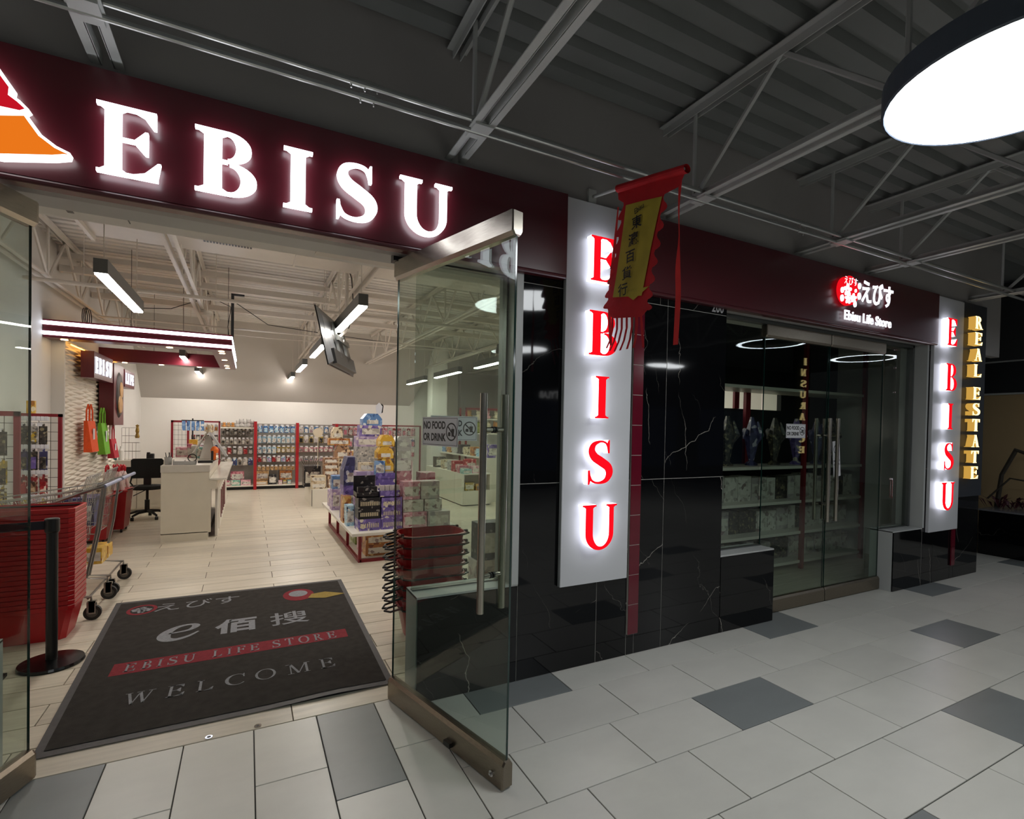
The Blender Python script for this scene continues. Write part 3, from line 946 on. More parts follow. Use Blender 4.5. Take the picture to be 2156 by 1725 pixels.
# cut-out lightbox at the left edge: the figure on it is left out, its plain fields of colour stay
lb = thing('cutout_lightbox', 'white rimmed red and orange lightbox at the left end of the fascia', 'sign', (0, -.05, 0))
out = [(-1.35, 2.60), (-1.2, 2.575), (-.86, 2.582), (-.78, 2.60), (-.70, 2.618), (-.652, 2.635), (-.648, 2.652), (-.69, 2.668), (-.735, 2.70), (-.765, 2.745), (-.778, 2.765), (-.79, 2.775), (-.775, 2.79), (-.80, 2.815), (-.825, 2.83), (-.822, 2.86), (-.845, 2.895), (-.87, 2.935), (-1.0, 2.98), (-1.2, 2.98), (-1.35, 2.9)]
b = MB(); b.prism(out, -.05, -.004); b.build('rim', emat('lightbox_rim', '#ffffff', 3.0), lb)
def shrink(poly, d):
    cx = sum(p[0] for p in poly) / len(poly); cz = sum(p[1] for p in poly) / len(poly)
    r = []
    for i, (x, z) in enumerate(poly):
        a, c = poly[i - 1], poly[(i + 1) % len(poly)]
        tx, tz = c[0] - a[0], c[1] - a[1]; l = math.hypot(tx, tz)
        r.append((x - tz / l * d, z + tx / l * d))
    return r
inn = shrink(out, .012)
lo = [p for p in inn if p[1] < 2.77]; hi = [p for p in inn if p[1] >= 2.77]
b = MB(); b.prism(lo, -.055, -.0502); b.build('orange_field', emat('lightbox_orange', '#f07a1c', .95), lb)
b = MB(); b.prism(hi + [(-1.35, 2.77)], -.055, -.0502); b.build('red_field', emat('lightbox_red', '#d6182a', .8), lb)
b = MB(); b.prism([(-1.2, 2.592), (-.93, 2.592), (-.86, 2.605), (-.90, 2.635), (-1.0, 2.66), (-1.2, 2.66)], -.058, -.0552); b.build('red_field', emat('lightbox_red', '#d6182a', .8), lb)

# unit number half hidden under the fascia
nb = place('number_sign', text_data('200', .115, .002, .001, mats=mat('white_number_vinyl', '#a9a9ab', .4, noise=.02), sx=.75), (3.185, -.003, 2.522), rot=(pi / 2, 0, 0))
tag(nb, 'white number 200 half hidden at the top of the black tiles', 'sign')

# ------------------------------------------------------------ banner
bn = thing('hanging_banner', 'red flame-edged banner with yellow centre hanging from a white pole', 'banner', (2.0, 0.0, 3.1))
b = MB(); b.tube([(0, -.01, 0), (0, -.26, -.048)], .011, 10); b.tube([(0, -.26, -.048), (0, -.80, -.165)], .008, 8); b.box(-.03, .03, .0, .02, -.06, .05)
b.build('pole', mat('white_pole', '#c9c9c6', .35, noise=.03), bn)
# v = along -y from the wall, drop = down
def bz(u): return -.048 - (u - .26) * .215
b = MB()
sl = []
for k in range(13):
    a = 2 * pi * k / 12
    sl.append((.024 * cos(a), .024 * sin(a)))
b.loft([[(x, -.262, bz(.262) + z - .003) for x, z in sl[:-1]], [(x, -.82, bz(.82) + z - .003) for x, z in sl[:-1]]], cap=False)
# cloth outline in (u, z): scalloped edges tapering to the foot
M_CLOTH = mat('red_banner_cloth', '#c3161f', .75, noise=.08, scale=12, bump=.25, bscale=25)
M_CLOTHD = mat('yellow_banner_cloth', '#b7a236', .75, noise=.14, scale=7, bump=.15, bscale=25)
def cloth(poly_l, poly_r, mb, off=0.0):
    for i in range(len(poly_l) - 1):
        (ul, zl), (ur, zr) = poly_l[i], poly_r[i]; (ul2, zl2), (ur2, zr2) = poly_l[i + 1], poly_r[i + 1]
        def w(u, z): return off + .004 * sin(u * 11 + z * 4)
        N_ = 6
        for j in range(N_):
            q = []
            for (ua, za, ub, zb) in ((ul, zl, ur, zr), (ul2, zl2, ur2, zr2)):
                for jj in (j, j + 1):
                    t_ = jj / N_; u = ua + (ub - ua) * t_; z = za + (zb - za) * t_; q.append((w(u, z), -u, z))
            mb.add([q[0], q[1], q[3], q[2]], [(0, 1, 2, 3)])
def flame(zs, base, reach, sgn):
    """edge of flame tongues that hook downwards"""
    out = []
    for i in range(len(zs) - 1):
        z0, z1 = zs[i], zs[i + 1]; h_ = z0 - z1
        for t_, r_ in ((0, .15), (.18, .05), (.38, .30), (.58, .75), (.76, 1.0), (.90, .92), (.985, .45)):
            z = z0 - h_ * t_; out.append((base(z) + sgn * reach * r_, z))
    return out
bl = lambda z: .322 - .135 * min(1, max(0, (-z - .16) / .58))
br = lambda z: .655 - .115 * min(1, max(0, (-z - .24) / .55))
ZZ = [-.155, -.25, -.345, -.44, -.53, -.62, -.70, -.765]
Lf = [(.256, -.039), (.264, -.116)] + flame(ZZ, bl, .042, -1)
Rf = [(.812, -.173), (.766, -.240)] + flame([z - .085 for z in ZZ], br, .045, 1)
n_ = min(len(Lf), len(Rf)); L, R_ = Lf[:n_], Rf[:n_]
cloth(L, R_, b)
b.add([(0, -.175, -.755), (0, -.555, -.84), (0, -.50, -.875), (0, -.23, -.835)], [(0, 1, 2, 3)])
for i, (u, ln, sw) in enumerate(((.235, .17, -.10), (.28, .19, -.11), (.325, .20, -.11), (.37, .20, -.10), (.415, .20, -.08), (.455, .20, -.06), (.49, .21, -.01))):
    pts = [(.0, -(u + sw * t_ * t_), -.835 - ln * t_ * (1.15 - .15 * t_)) for t_ in (0, .35, .7, 1)]
    for j in range(3):
        a, c = pts[j], pts[j + 1]; w_ = .010
        b.add([(.012 * j, a[1] - w_, a[2]), (.012 * j, a[1] + w_, a[2]), (.012 * (j + 1), c[1] + w_, c[2]), (.012 * (j + 1), c[1] - w_, c[2])], [(0, 1, 2, 3)])
b.build('cloth', M_CLOTH, bn)
for side in (0,): pass
for pts, ws_ in (([(.775, -.16), (.765, -.34), (.772, -.50), (.768, -.66), (.775, -.82), (.765, -1.07)], (.03, .012, .008, .035, .038, .036)), ([(.262, -.16), (.235, -.40), (.205, -.62), (.20, -.80), (.215, -.95), (.22, -1.0)], (.012, .03, .034, .030, .03, .022))):
    b = MB()
    for q in stroke(pts, ws_, 4):
        b.add([(.004, -u, z) for u, z in q], [(0, 1, 2, 3)])
    b.build('tail', mat('bright_red_ribbon', '#d8201f', .7, noise=.06, scale=20), bn)
yl = [(.346, -.183), (.320, -.32), (.294, -.45), (.268, -.58), (.242, -.709)]
yr = [(.650, -.249), (.613, -.375), (.576, -.50), (.538, -.63), (.501, -.754)]
for s in (-1, 1):
    b = MB(); cloth(yl, yr, b, s * .006); b.add([(s * .006, -.335, -.70), (s * .004, -.56, -.715), (s * .004, -.43, -.765)], [(0, 1, 2)])
    b.build('yellow_field', M_CLOTHD, bn)
for i, ch in enumerate('東瀛百貨行'):
    place('lettering', text_data(ch, .078, .0, .0012, mats=M_INK, name='lettering', sx=1.15), (-.020, (-.462, -.437, -.412, -.386, -.352)[i], -.330 - i * .091), parent=bn, rot=(pi / 2, 0, -pi / 2))
place('lettering', text_data('Ebisu', .046, 0, .0005, mats=M_INK, sx=.85), (-.020, -.480, -.255), parent=bn, rot=(pi / 2, RAD(-10), -pi / 2))

# ------------------------------------------------------------ conduits along the wall
cd = thing('conduit_run', 'parallel bare metal conduits running along the wall above the signs', 'pipe', (0, 0, 3.1))
M_COND = mat('galvanised_conduit', '#d2d4d1', .3, metal=.85, noise=.05, scale=12)
for y, z in ((-.30, .072), (-.335, .050), (-.37, .022), (-.32, -.004)):
    b = MB(); b.tube([(-4, y, z), (3.9, y, z)], .0125, 10); b.tube([(3.9, y, z), (14, y + .02, z)], .0125, 10); b.build('pipe', M_COND, cd)
    for x in (-.49, .80, 4.0):
        b = MB(); b.tube([(x - .035 + y, y, z), (x + .035 + y, y, z)], .0165, 10); b.tube([(x - .03 + y, y, z), (x - .03 + y, y, z - .03)], .004, 6); b.tube([(x + .03 + y, y, z), (x + .03 + y, y, z - .03)], .004, 6)
        b.build('coupling', M_COND, cd)
for x in (-.55, 1.045, 2.64, 4.17, 5.2):
    b = MB(); b.box(x - .05, x + .05, -.40, -.27, -.012, -.0); b.build('strut', M_STEELG, cd)

# ------------------------------------------------------------ hall lamps
def drum(label, x, y, r=.417, z=2.9, h=.105):
    t = thing('drum_light', label, 'ceiling light', (x, y, z))
    b = MB()
    n = 48
    b.loft([[(q * cos(2 * pi * k / n), q * sin(2 * pi * k / n), zz) for k in range(n)] for q, zz in ((r + .004, 0), (r + .012, .006), (r + .012, h), (r - .02, h))], cap=False)
    b.add([((r - .02) * cos(2 * pi * k / n), (r - .02) * sin(2 * pi * k / n), h) for k in range(n)], [tuple(range(n))])
    b.build('drum', mat('dark_blue_grey_drum', '#4a525e', .4, noise=.05), t)
    b = MB(); b.add([(r * cos(2 * pi * k / n), r * sin(2 * pi * k / n), .004) for k in range(n)], [tuple(range(n - 1, -1, -1))])
    b.build('diffuser', emat('drum_diffuser', '#f2f6f8', S_DRUM), t)
    b = MB(); b.tube([(0, 0, h), (0, 0, 3.75 - z)], .006, 6); b.build('hanger', M_STEELG, t)
    return t
drum('big round glowing drum light hanging at the top right of the hall', 2.567, -1.923)
drum('round drum light deeper in the hall, seen only as a reflection', 4.15, -4.9)
drum('added drum light behind the viewer at the left, brightening the hall', -2.3, -4.6)  # unseen lamp added to brighten the hall
drum('added drum light behind the viewer in mid hall, evening the light', 0.6, -6.4)  # added behind the camera for more even light
drum('round drum light farther along the hall to the right', 7.6, -5.2)  # another added lamp out of view, for a brighter hall
def ringlamp(label, x, y, r=.47, z=2.9):
    t = thing('ring_light', label, 'ceiling light', (x, y, z)); n = 48
    b = MB()
    for q in ellring(0, 0, r, r, r * .86, r * .86, 0, 2 * pi, n): b.add([(u, v, 0) for u, v in q], [(3, 2, 1, 0)])
    b.build('diffuser', emat('ring_diffuser', '#eaf4ff', S_DRUM * .6), t)
    b = MB(); b.loft([[(q * cos(2 * pi * k / n), q * sin(2 * pi * k / n), zz) for k in range(n)] for q, zz in ((r, .001), (r + .006, .05), (r * .86, .05), (r * .855, .001))], cap=False)
    b.tube([(r * .9, 0, .05), (r * .9, 0, .85)], .003, 5); b.tube([(-r * .9, 0, .05), (-r * .9, 0, .85)], .003, 5)
    b.build('ring', M_STEELG, t)
ringlamp('slim ring light over the hall in front of the far doors', 6.92, -1.98)
ringlamp('slim ring light farther down the hall', 9.55, -2.1, .5)

# lit signs of the shops opposite (they show in the glass and the polished tiles)
t = thing('opposite_sign', 'gold stacked capitals of the shop across the hall, mirrored in the dark glass', 'sign', (0, 0, 0))
zz = 3.40
for ch in 'INSURANCE':
    b = MB(); glyph_mb(b, ch, -.10, zz - .20, .165, .20 if ch != 'I' else .09, -.02, 0, .2, .055, .05, M=Matrix.Translation((11.72, -4.62, 0)) @ Matrix.Rotation(pi, 4, 'Z'))
    b.build('letter', E_GOLD, t); zz -= .262
b = MB(); b.box(11.45, 12.0, -4.70, -4.63, .3, 3.6); b.build('column', M_DARK, t)
t = thing('opposite_sign', 'white capitals of the salon across the hall, mirrored in the polished tiles', 'sign', (7.40, -8.75, 2.44), pi)
place('lettering', text_data('BEAUTYLAB', .25, .01, .006, mats=emat('white_shop_letters', '#ffffff', 1.6)), (0, -.02, 0), parent=t, rot=(pi / 2, 0, 0))

# planter block at the far right
pl = thing('planter_block', 'low black stone planter block at the far right edge', 'planter', (8.8, -.5, 0))
b = MB(); b.bbox(0, .9, -.9, .96, 0, .585, .006); b.build('block', M_MARBLE, pl)
b = MB(); b.box(-.01, .91, -.91, .97, .585, .605); b.build('cap', mat('grey_stone_cap', '#6d6d70', .25, noise=.05), pl)
pt = thing('driftwood_plant', 'dark driftwood branch and reddish plants standing on the planter block', 'plant', (9.1, .2, .605))
b = MB(); b.tube([(.2, .25, 0), (.18, .2, .45), (.15, .05, .80), (.1, -.2, .70), (.05, -.4, .58)], [.03, .025, .03, .028, .012], 7); b.tube([(0, .28, .12), (0, .05, .42), (.0, -.1, .40)], .012, 6)
b.build('branch', mat('dark_driftwood', '#3b352c', .8, noise=.2, scale=10), pt)
b = MB(); random.seed(3)
for k in range(70):
    a = random.uniform(0, 2 * pi); cx, cy = random.uniform(-.1, .3), random.uniform(-.45, .3); l = random.uniform(.07, .16)
    b.add([(cx, cy, .0), (cx + l * cos(a) * .5 - .02 * sin(a), cy + l * sin(a) * .5 + .02 * cos(a), l * .9), (cx + l * cos(a), cy + l * sin(a), l * 1.1), (cx + l * cos(a) * .5 + .02 * sin(a), cy + l * sin(a) * .5 - .02 * cos(a), l * .9)], [(0, 1, 2, 3)])
tag(b.build('leaves', mat('wine_red_leaves', '#4a1f27', .6, noise=.2, scale=12), pt), kind='stuff')
# ------------------------------------------------------------ store lamps
def strip(label, x, y0, L=1.45, z=2.62, cord=True):
    t = thing('strip_light', label, 'ceiling light', (x, y0, z), group=None)
    b = MB(); b.box(-.042, .042, 0, L, .012, .115); b.build('housing', mat('grey_aluminium', '#6d706f'), t)
    b = MB(); b.box(-.036, .036, .012, L - .012, .0, .013); b.build('diffuser', emat('strip_diffuser', '#fff7ee', S_STRIP), t)
    for yy in (.10, L - .10):
        b = MB(); b.tube([(0, yy, .115), (0, yy, 1.10)], .004, 5); b.build('suspension', M_STEELW, t)
    return t
for i, (x, y, lb_) in enumerate(((-.95, 1.87, 'pendant strip light nearest the doors on the left'), (-.95, 7.05, 'pendant strip light seen beneath the back of the canopy'), (-.95, 9.75, 'small far strip light above the back left corner'),
        (.90, 1.87, 'pendant strip light just left of the open glass door top, before the hanging screen'), (.90, 4.45, 'pendant strip light partly hidden behind the hanging screen'), (.90, 7.05, 'third strip light in the row behind the hanging screen'), (.90, 9.75, 'farthest and smallest strip light of the middle row'),
        (3.62, 4.25, 'first strip light of the right row, seen through the fixed pane'), (3.62, 6.45, 'second strip light of the right row, seen through the fixed pane'), (3.62, 8.6, 'third strip light of the right row, seen through the fixed pane'),
        (5.9, 3.5, 'strip light over the right part of the store'), (5.9, 7.0, 'strip light at the back right of the store'), (3.62, 1.6, 'strip light just inside behind the dark tiled wall'), (-.95, 4.45, None))):
    if lb_: strip(lb_, x, y)

# canopy over the till
cp = thing('light_canopy', 'maroon hanging frame with two bright LED lines over the till', 'canopy', (0, 0, 0))
X0, X1, Y0, Y1, Z0, Z1 = -2.115, -.195, 5.0, 7.75, 2.525, 2.735
M_MAROON = mat('maroon_laminate', '#5d1020', .3, noise=.04, scale=5)
for n_, bx in (('front_beam', (X0, X1, Y0, Y0 + .24)), ('back_beam', (X0, X1 - .24, Y1 - .24, Y1)), ('side_beam', (X1 - .24, X1, Y0 + .24, Y1))):
    b = MB(); b.box(bx[0], bx[1], bx[2], bx[3], Z0, Z1); b.build(n_, M_MAROON, cp)
E_LED = emat('led_band', '#eaf0ff', S_LED)
for z in (Z0 + .030, Z1 - .062):
    b = MB(); b.box(X0, X1, Y0 - .008, Y0 - .0005, z, z + .042); b.box(X1 + .0005, X1 + .008, Y0, Y1, z, z + .042); b.build('led_band', E_LED, cp)
E_SPOT = emat('spot_diffuser', '#ffd9a0', S_SPOT)
for x, y in ((-1.95, 5.12), (-.9, 5.12), (-.32, 5.12), (-.32, 5.35), (-.32, 6.2), (-.32, 7.1), (-.32, 7.5), (-1.8, 7.63), (-.75, 7.63), (-1.3, 7.63)):
    b = MB(); b.cyl(x, y, Z0 - .004, Z0 - .001, .035, 14); d_ = b.build('spot', E_SPOT, cp)
    b = MB()
    for q in ellring(x, y, .048, .048, .036, .036, 0, 2 * pi, 14): b.add([(u, v, Z0 - .002) for u, v in q], [(3, 2, 1, 0)])
    b.build('spot_ring', M_WHITE, d_)
for x, y in ((-1.3, 5.1), (-.75, 5.1), (-.25, 5.3), (-.25, 7.4), (-1.4, 7.6)):
    b = MB(); b.tube([(x, y, Z1), (x, y, 3.7)], .003, 5); b.build('hanger', M_BLACK, cp)
# dark channel behind the canopy corner with cables
ch_ = thing('cable_channel', 'dark metal channel with black cables above the canopy corner', 'bracket', (-.22, 6.2, 2.74))
b = MB(); b.box(-.02, .02, -.02, .02, 0, .80); b.box(-.02, .16, -.03, .03, .78, .81); b.build('channel', mat('dark_channel', '#35373b', .4, noise=.05), ch_)
b = MB(); b.tube([(-.03, 0, 0), (-.06, 0, .3), (-.02, 0, .6), (-.3, .0, .72), (-.8, .1, .5), (-1.3, .1, .45)], .006, 6); b.tube([(0, 0, .7), (.5, .2, .42), (1.6, .2, .35), (3.4, .5, .33)], .006, 6); b.build('cable', M_BLACK, ch_)
cl = thing('cable_coil', 'loose coil of black cable hanging on the left wall above the canopy', 'cable', (-2.0, 6.2, 2.98))
b = MB()
for k in range(3): b.tube([(.02 * k, .13 * cos(a * pi / 8 + k) * (1 + .1 * k), .13 * sin(a * pi / 8 + k)) for a in range(16)], .006, 5, closed=True)
b.build('coil', M_BLACK, cl)
# pipes under the roof
pi_ = thing('sprinkler_pipe', 'thin white sprinkler pipe crossing under the store roof', 'pipe', (0, 4.35, 3.05))
b = MB(); b.tube([(-2.1, 0, 0), (7.2, 0, 0)], .022, 10); b.build('pipe', M_STEELW, pi_)
for x in (-1.6, -.35, .9, 2.2):
    b = MB(); b.tube([(x, 0, -.02), (x, 0, .68)], .003, 5); b.build('hanger_rod', M_STEELW, pi_)
b = MB(); b.tube([(-1.9, 0, 0), (3.9, 0, 0)], .014, 8); b.tube([(-1.9, .05, -.05), (.3, .1, -.09), (3.9, .05, -.03)], .006, 6)
o = b.build('cable_run', M_STEELW, loc=(0, 6.35, 3.04)); tag(o, 'second thin run of pipe and cable behind the canopy', 'pipe')
sp = thing('smoke_detector', 'small round white detector under the roof beam behind the canopy', 'detector', (-.52, 5.4, 3.03))
b = MB(); b.lathe([(.03, .07), (.075, .06), (.08, .03), (.05, 0)], 18); b.build('case', M_WHITE, sp)
spk = thing('pendant_speaker', 'black can-shaped pendant high beyond the fixed pane', 'ceiling light', (3.65, 4.7, 2.78))
b = MB(); b.lathe([(.09, .0), (.10, .02), (.08, .14), (.02, .17)], 18); b.tube([(0, 0, .17), (0, 0, .95)], .005, 5); b.build('shade', M_BLACK, spk)

# hanging screen
tv = thing('hanging_screen', 'black flat screen hung askew from the store roof, its back towards us', 'screen', (.59, 2.8, 2.789))
tilt = RAD(13); du = Vector((sin(RAD(20.8)), cos(RAD(20.8)), 0)); dn0 = Vector((cos(RAD(20.8)), -sin(RAD(20.8)), 0))
dvv = (-cos(tilt) * Vector((0, 0, 1)) + sin(tilt) * dn0); nn = du.cross(dvv).normalized()
if nn.x < 0: nn = -nn
def TM(): return Matrix((du, dvv, nn)).transposed().to_4x4()
b = MB(); b.box(0, 1.308, 0, .62, 0, .012, M=TM()); b.build('panel', mat('screen_black', '#0a0b0c', .15, noise=.05), tv)
b = MB(); b.loft([[(a, c, d) for a, c in ((.01, .01), (1.298, .01), (1.298, .61), (.01, .61))] if False else [(.01, .01, .012), (1.298, .01, .012), (1.298, .61, .012), (.01, .61, .012)], [(.12, .08, .030), (1.19, .08, .030), (1.22, .58, .05), (.09, .58, .05)]], M=TM()); b.build('back_shell', mat('dark_grey_shell', '#3b3d3f', .35, noise=.05, spec=.8), tv)
b = MB(); b.box(.12, 1.19, .44, .60, .03, .075, M=TM()); b.build('lower_housing', M_BLACK, tv)
b = MB(); b.box(.42, .48, .10, .50, .05, .075, M=TM()); b.box(.82, .88, .10, .50, .05, .075, M=TM()); b.box(.35, .95, .26, .32, .075, .10, M=TM()); b.build('bracket', M_ALU, tv)
b = MB(); b.tube([tuple(TM() @ Vector((.65, .29, .10))), (.30, .55, -.25), (.42, .62, -.12), (.42, .62, .86)], .022, 8); b.build('ceiling_pole', M_STEELW, tv)
b = MB(); b.tube([(.44, .60, -.10), (.50, .6, .10), (.47, .62, .5), (.36, .58, .75), (.5, .6, .84)], .006, 6); b.build('cable', M_BLACK, tv)

# ------------------------------------------------------------ mat
mt = thing('door_mat', 'large charcoal door mat with red band and grey lettering inside the open doors', 'mat', (0, 0, 0))
corners = [(-.873, .288), (.811, .289), (.859, 2.601), (-.984, 2.643)]
def lift(x, y, e=0.0): return .006 + e + (.012 if (y < .5 and .1 < x < .8) else 0) * max(0, 1 - abs(x - .45) / .35) * max(0, (.5 - y) / .2)
b = MB(); N_ = 16
def mp_(u, v, ins=0.0):
    u = ins + u * (1 - 2 * ins); v = ins + v * (1 - 2 * ins)
    a, c, d, e = corners
    return ((a[0] * (1 - u) + c[0] * u) * (1 - v) + (e[0] * (1 - u) + d[0] * u) * v, (a[1] * (1 - u) + c[1] * u) * (1 - v) + (e[1] * (1 - u) + d[1] * u) * v)
vs = []
for j in range(N_ + 1):
    for i in range(N_ + 1):
        x, y = mp_(i / N_, j / N_); vs.append((x, y, lift(x, y)))
b.add(vs, [(j * (N_ + 1) + i, j * (N_ + 1) + i + 1, (j + 1) * (N_ + 1) + i + 1, (j + 1) * (N_ + 1) + i) for j in range(N_) for i in range(N_)])
b.box(-.86, .80, .30, 2.59, .001, .004)
b.build('rubber_edge', mat('mat_rubber_edge', '#3c3a3b', .6, noise=.12, scale=25), mt)
b = MB(); vs = []
for j in range(N_ + 1):
    for i in range(N_ + 1):
        x, y = mp_(i / N_, j / N_, .022); vs.append((x, y, lift(x, y, .003)))
b.add(vs, [(j * (N_ + 1) + i, j * (N_ + 1) + i + 1, (j + 1) * (N_ + 1) + i + 1, (j + 1) * (N_ + 1) + i) for j in range(N_) for i in range(N_)])
b.build('carpet', mat('charcoal_carpet', '#3b3835', .95, noise=.16, scale=18, bump=.5, bscale=400, spec=.1), mt)
ZM = .0112
M_MGREY = mat('mat_print_grey', '#85868a', .95, noise=.14, scale=60, spec=.1)
M_MRED = mat('mat_print_red', '#7c3238', .95, noise=.12, scale=50, spec=.1)
def onmat(mb): return Matrix.Translation((0, 0, ZM)) @ Matrix.Rotation(-pi / 2, 4, 'X')
FL = Matrix(((1, 0, 0, 0), (0, 0, 1, 0), (0, 1, 0, ZM), (0, 0, 0, 1)))   # glyph x,z -> mat x,y
b = MB(); b.add([(-.742, 1.085, ZM - .001), (.677, 1.105, ZM - .001), (.681, 1.262, ZM - .001), (-.742, 1.268, ZM - .001)], [(0, 1, 2, 3)]); b.build('red_band', M_MRED, mt)
def matword(word, x0, x1, y, H, w, h, s, gap=.35):
    adv = []; 
    for c in word: adv.append(glyph(c, w, h, s)[1])
    tot = sum(adv) + gap * (len(word) - 1); k = (x1 - x0) / tot; x = x0
    for c, a in zip(word, adv):
        b = MB(); glyph_mb(b, c, x, y, H, a * k, 0, None, w, h, s, M=FL)
        b.build('letter', M_MGREY, mt); x += (a + gap) * k
matword('EBISU', -.675, -.293, 1.118, .118, .14, .05, .09)
matword('LIFE', -.193, .089, 1.124, .112, .14, .05, .09)
matword('STORE', .172, .600, 1.120, .122, .14, .05, .09)
matword('WELCOME', -.602, .525, .655, .140, .10, .035, .08, .42)
for s_, x, y, sz, bo, sx in (('えびす', -.365, 2.335, .22, .0, 1.0), ('佰', -.055, 1.655, .30, .011, .98), ('搜', .315, 1.655, .30, .003, .98)):
    place('lettering', text_data(s_, sz, 0, bo, mats=M_MGREY, sx=sx), (x, y, ZM), parent=mt)
b = MB()
for q in stroke([(-.50, 1.69), (-.38, 1.715), (-.335, 1.79), (-.37, 1.835), (-.45, 1.815), (-.51, 1.73), (-.525, 1.64), (-.50, 1.575), (-.44, 1.555), (-.37, 1.59), (-.31, 1.665)], (.02, .03, .055, .03, .04, .07, .085, .07, .045, .03, .015), 5):
    b.add([(u, v, ZM) for u, v in q], [(0, 1, 2, 3)])
b.build('lettering', M_MGREY, mt)
b = MB()
for q in ellring(-.76, 2.355, .105, .125, .08, .098, 0, 2 * pi, 30): b.add([(u, v, ZM) for u, v in q], [(0, 1, 2, 3)])
b.build('round_badge', M_MRED, mt)
b = MB()
def fblossom(cx, cy, r):
    for k in range(5):
        a = pi / 2 + k * 2 * pi / 5; x, y = cx + r * .55 * cos(a), cy + r * .55 * sin(a)
        b.add([(x + r * .4 * cos(j * pi / 5), y + r * .4 * sin(j * pi / 5), ZM) for j in range(10)], [tuple(range(10))])
for c in ((-.79, 2.36, .05), (-.73, 2.34, .045), (-.76, 2.40, .03), (-.76, 2.30, .03)): fblossom(*c)
b.build('badge_blossom', M_MGREY, mt)
b = MB()     # the printed figure is left out: an oval field with a pointed end, in the print's colours
b.add([(.43 + .13 * cos(2 * pi * k / 24), 2.25 + .17 * sin(2 * pi * k / 24), ZM) for k in range(24)], [tuple(range(24))]); b.build('printed_field', M_MRED, mt)
b = MB()
b.add([(.43 + .08 * cos(2 * pi * k / 24), 2.28 + .09 * sin(2 * pi * k / 24), ZM + .0005) for k in range(24)], [tuple(range(24))]); b.build('printed_field', M_MGREY, mt)
b = MB(); b.add([(.50, 2.12, ZM + .0007), (.64, 2.06, ZM + .0007), (.82, 2.12, ZM + .0007), (.66, 2.24, ZM + .0007), (.54, 2.22, ZM + .0007)], [(0, 1, 2, 3, 4)]); b.build('printed_field', mat('mat_print_ochre', '#8f7c45', .95, noise=.12, scale=50, spec=.1), mt)
# metal floor sockets in the threshold
for x, y, l_ in ((-.156, .150, 'left brushed metal floor socket in the threshold plank'), (.063, .154, 'right brushed metal floor socket in the threshold plank')):
    t = thing('floor_socket', l_, 'floor socket', (x, y, .0006))
    b = MB()
    for q in ellring(0, 0, .017, .017, .0095, .0095, 0, 2 * pi, 20): b.add([(u, v, .0022) for u, v in q], [(0, 1, 2, 3)])
    b.build('ring', mat('polished_chrome', '#c9c9c9'), t)
    b = MB(); b.cyl(0, 0, .0004, .0012, .0076, 14); b.build('socket_hole', M_BLACK, t)

# ------------------------------------------------------------ printed packaging colours
PM = {
 'purple': printmat('violet_carton', ['#6b5a9c', '#8877b5', '#d8d0c0', '#4b3f78'], 26),
 'lilac': printmat('lilac_carton', ['#a792b8', '#c7b6cf', '#8471a0', '#e6dccf'], 30),
 'black': printmat('black_carton', ['#17161a', '#1d1c20', '#26242a', '#8a8580'], 34),
 'yellow': printmat('yellow_carton', ['#d3a53a', '#e0bb57', '#a9702c', '#efe3bf'], 24),
 'cream': printmat('cream_carton', ['#cfc0a2', '#dccfb4', '#5e4c3c', '#b39b77'], 28),
 'brown': printmat('brown_plush_carton', ['#a27f62', '#7c5b44', '#d6bb98', '#4b352a'], 26),
 'pink': printmat('pink_carton', ['#d39aa6', '#e5bcc3', '#b06a7c', '#f0e2dc'], 28),
 'rose': printmat('rose_carton', ['#b66a78', '#cf8e98', '#8c4052', '#e8d0cb'], 26),
 'red': printmat('red_carton', ['#a5262c', '#8c1a22', '#c24a46', '#e3cfc0'], 26),
 'blue': printmat('blue_carton', ['#5f86b8', '#86a6cc', '#3e5f92', '#dfe4e6'], 26),
 'skyb': printmat('sky_blue_card', ['#9dc2d6', '#c9dfe6', '#5e93b5', '#f0efe6', '#3a3f49'], 38),
 'blueb': printmat('strong_blue_card', ['#3f74ad', '#dfe6e8', '#2d5587', '#30343c'], 34),
 'white': printmat('white_printed_card', ['#dcd8ce', '#c9c4ba', '#aaa49c', '#8f7f7c'], 24),
 'grey': printmat('grey_figure_box', ['#b9b0ae', '#c9c1bb', '#a0989a', '#947c82'], 18),
 'green': printmat('green_carton', ['#7f8c3a', '#9aa552', '#5d6a2a', '#dcd9c4'], 24),
 'teal': printmat('teal_carton', ['#7fb3b0', '#a9cfca', '#4f8a8a', '#ecebe0'], 28),
 'orange': printmat('orange_print_carton', ['#a86a34', '#c99a54', '#7a3f24', '#e0c088'], 22),
 'dkmix': printmat('dark_mixed_bag', ['#3d3a36', '#5a5248', '#8e8568', '#22201f'], 40),
 'redmix': printmat('red_mixed_trinkets', ['#8e2f33', '#5d2b2c', '#c6a59a', '#3b2626', '#d8c8bc'], 44),
 'ylwmix': printmat('yellow_mixed_trinkets', ['#a28f52', '#c8a83a', '#5f5648', '#cfc7b6'], 44),
 'pnkmix': printmat('pink_mixed_trinkets', ['#b79398', '#8f7c86', '#d8c4c2', '#6b7f8e'], 44),
 'clear': printmat('clear_bag_stock', ['#b9b7b2', '#9fa0a0', '#7c7a78', '#d9d6cf'], 44),
 'navy': printmat('navy_carton', ['#3d3d63', '#4d4e78', '#2c2b49', '#b8b6c4'], 24),
 'tan': printmat('tan_snack_bag', ['#b58f5e', '#c9a877', '#8a6439', '#e3d3b0'], 36),
 'mint': printmat('mint_carton', ['#6aa893', '#8fc4b0', '#e6e4d8', '#3f7a6a'], 36),
}
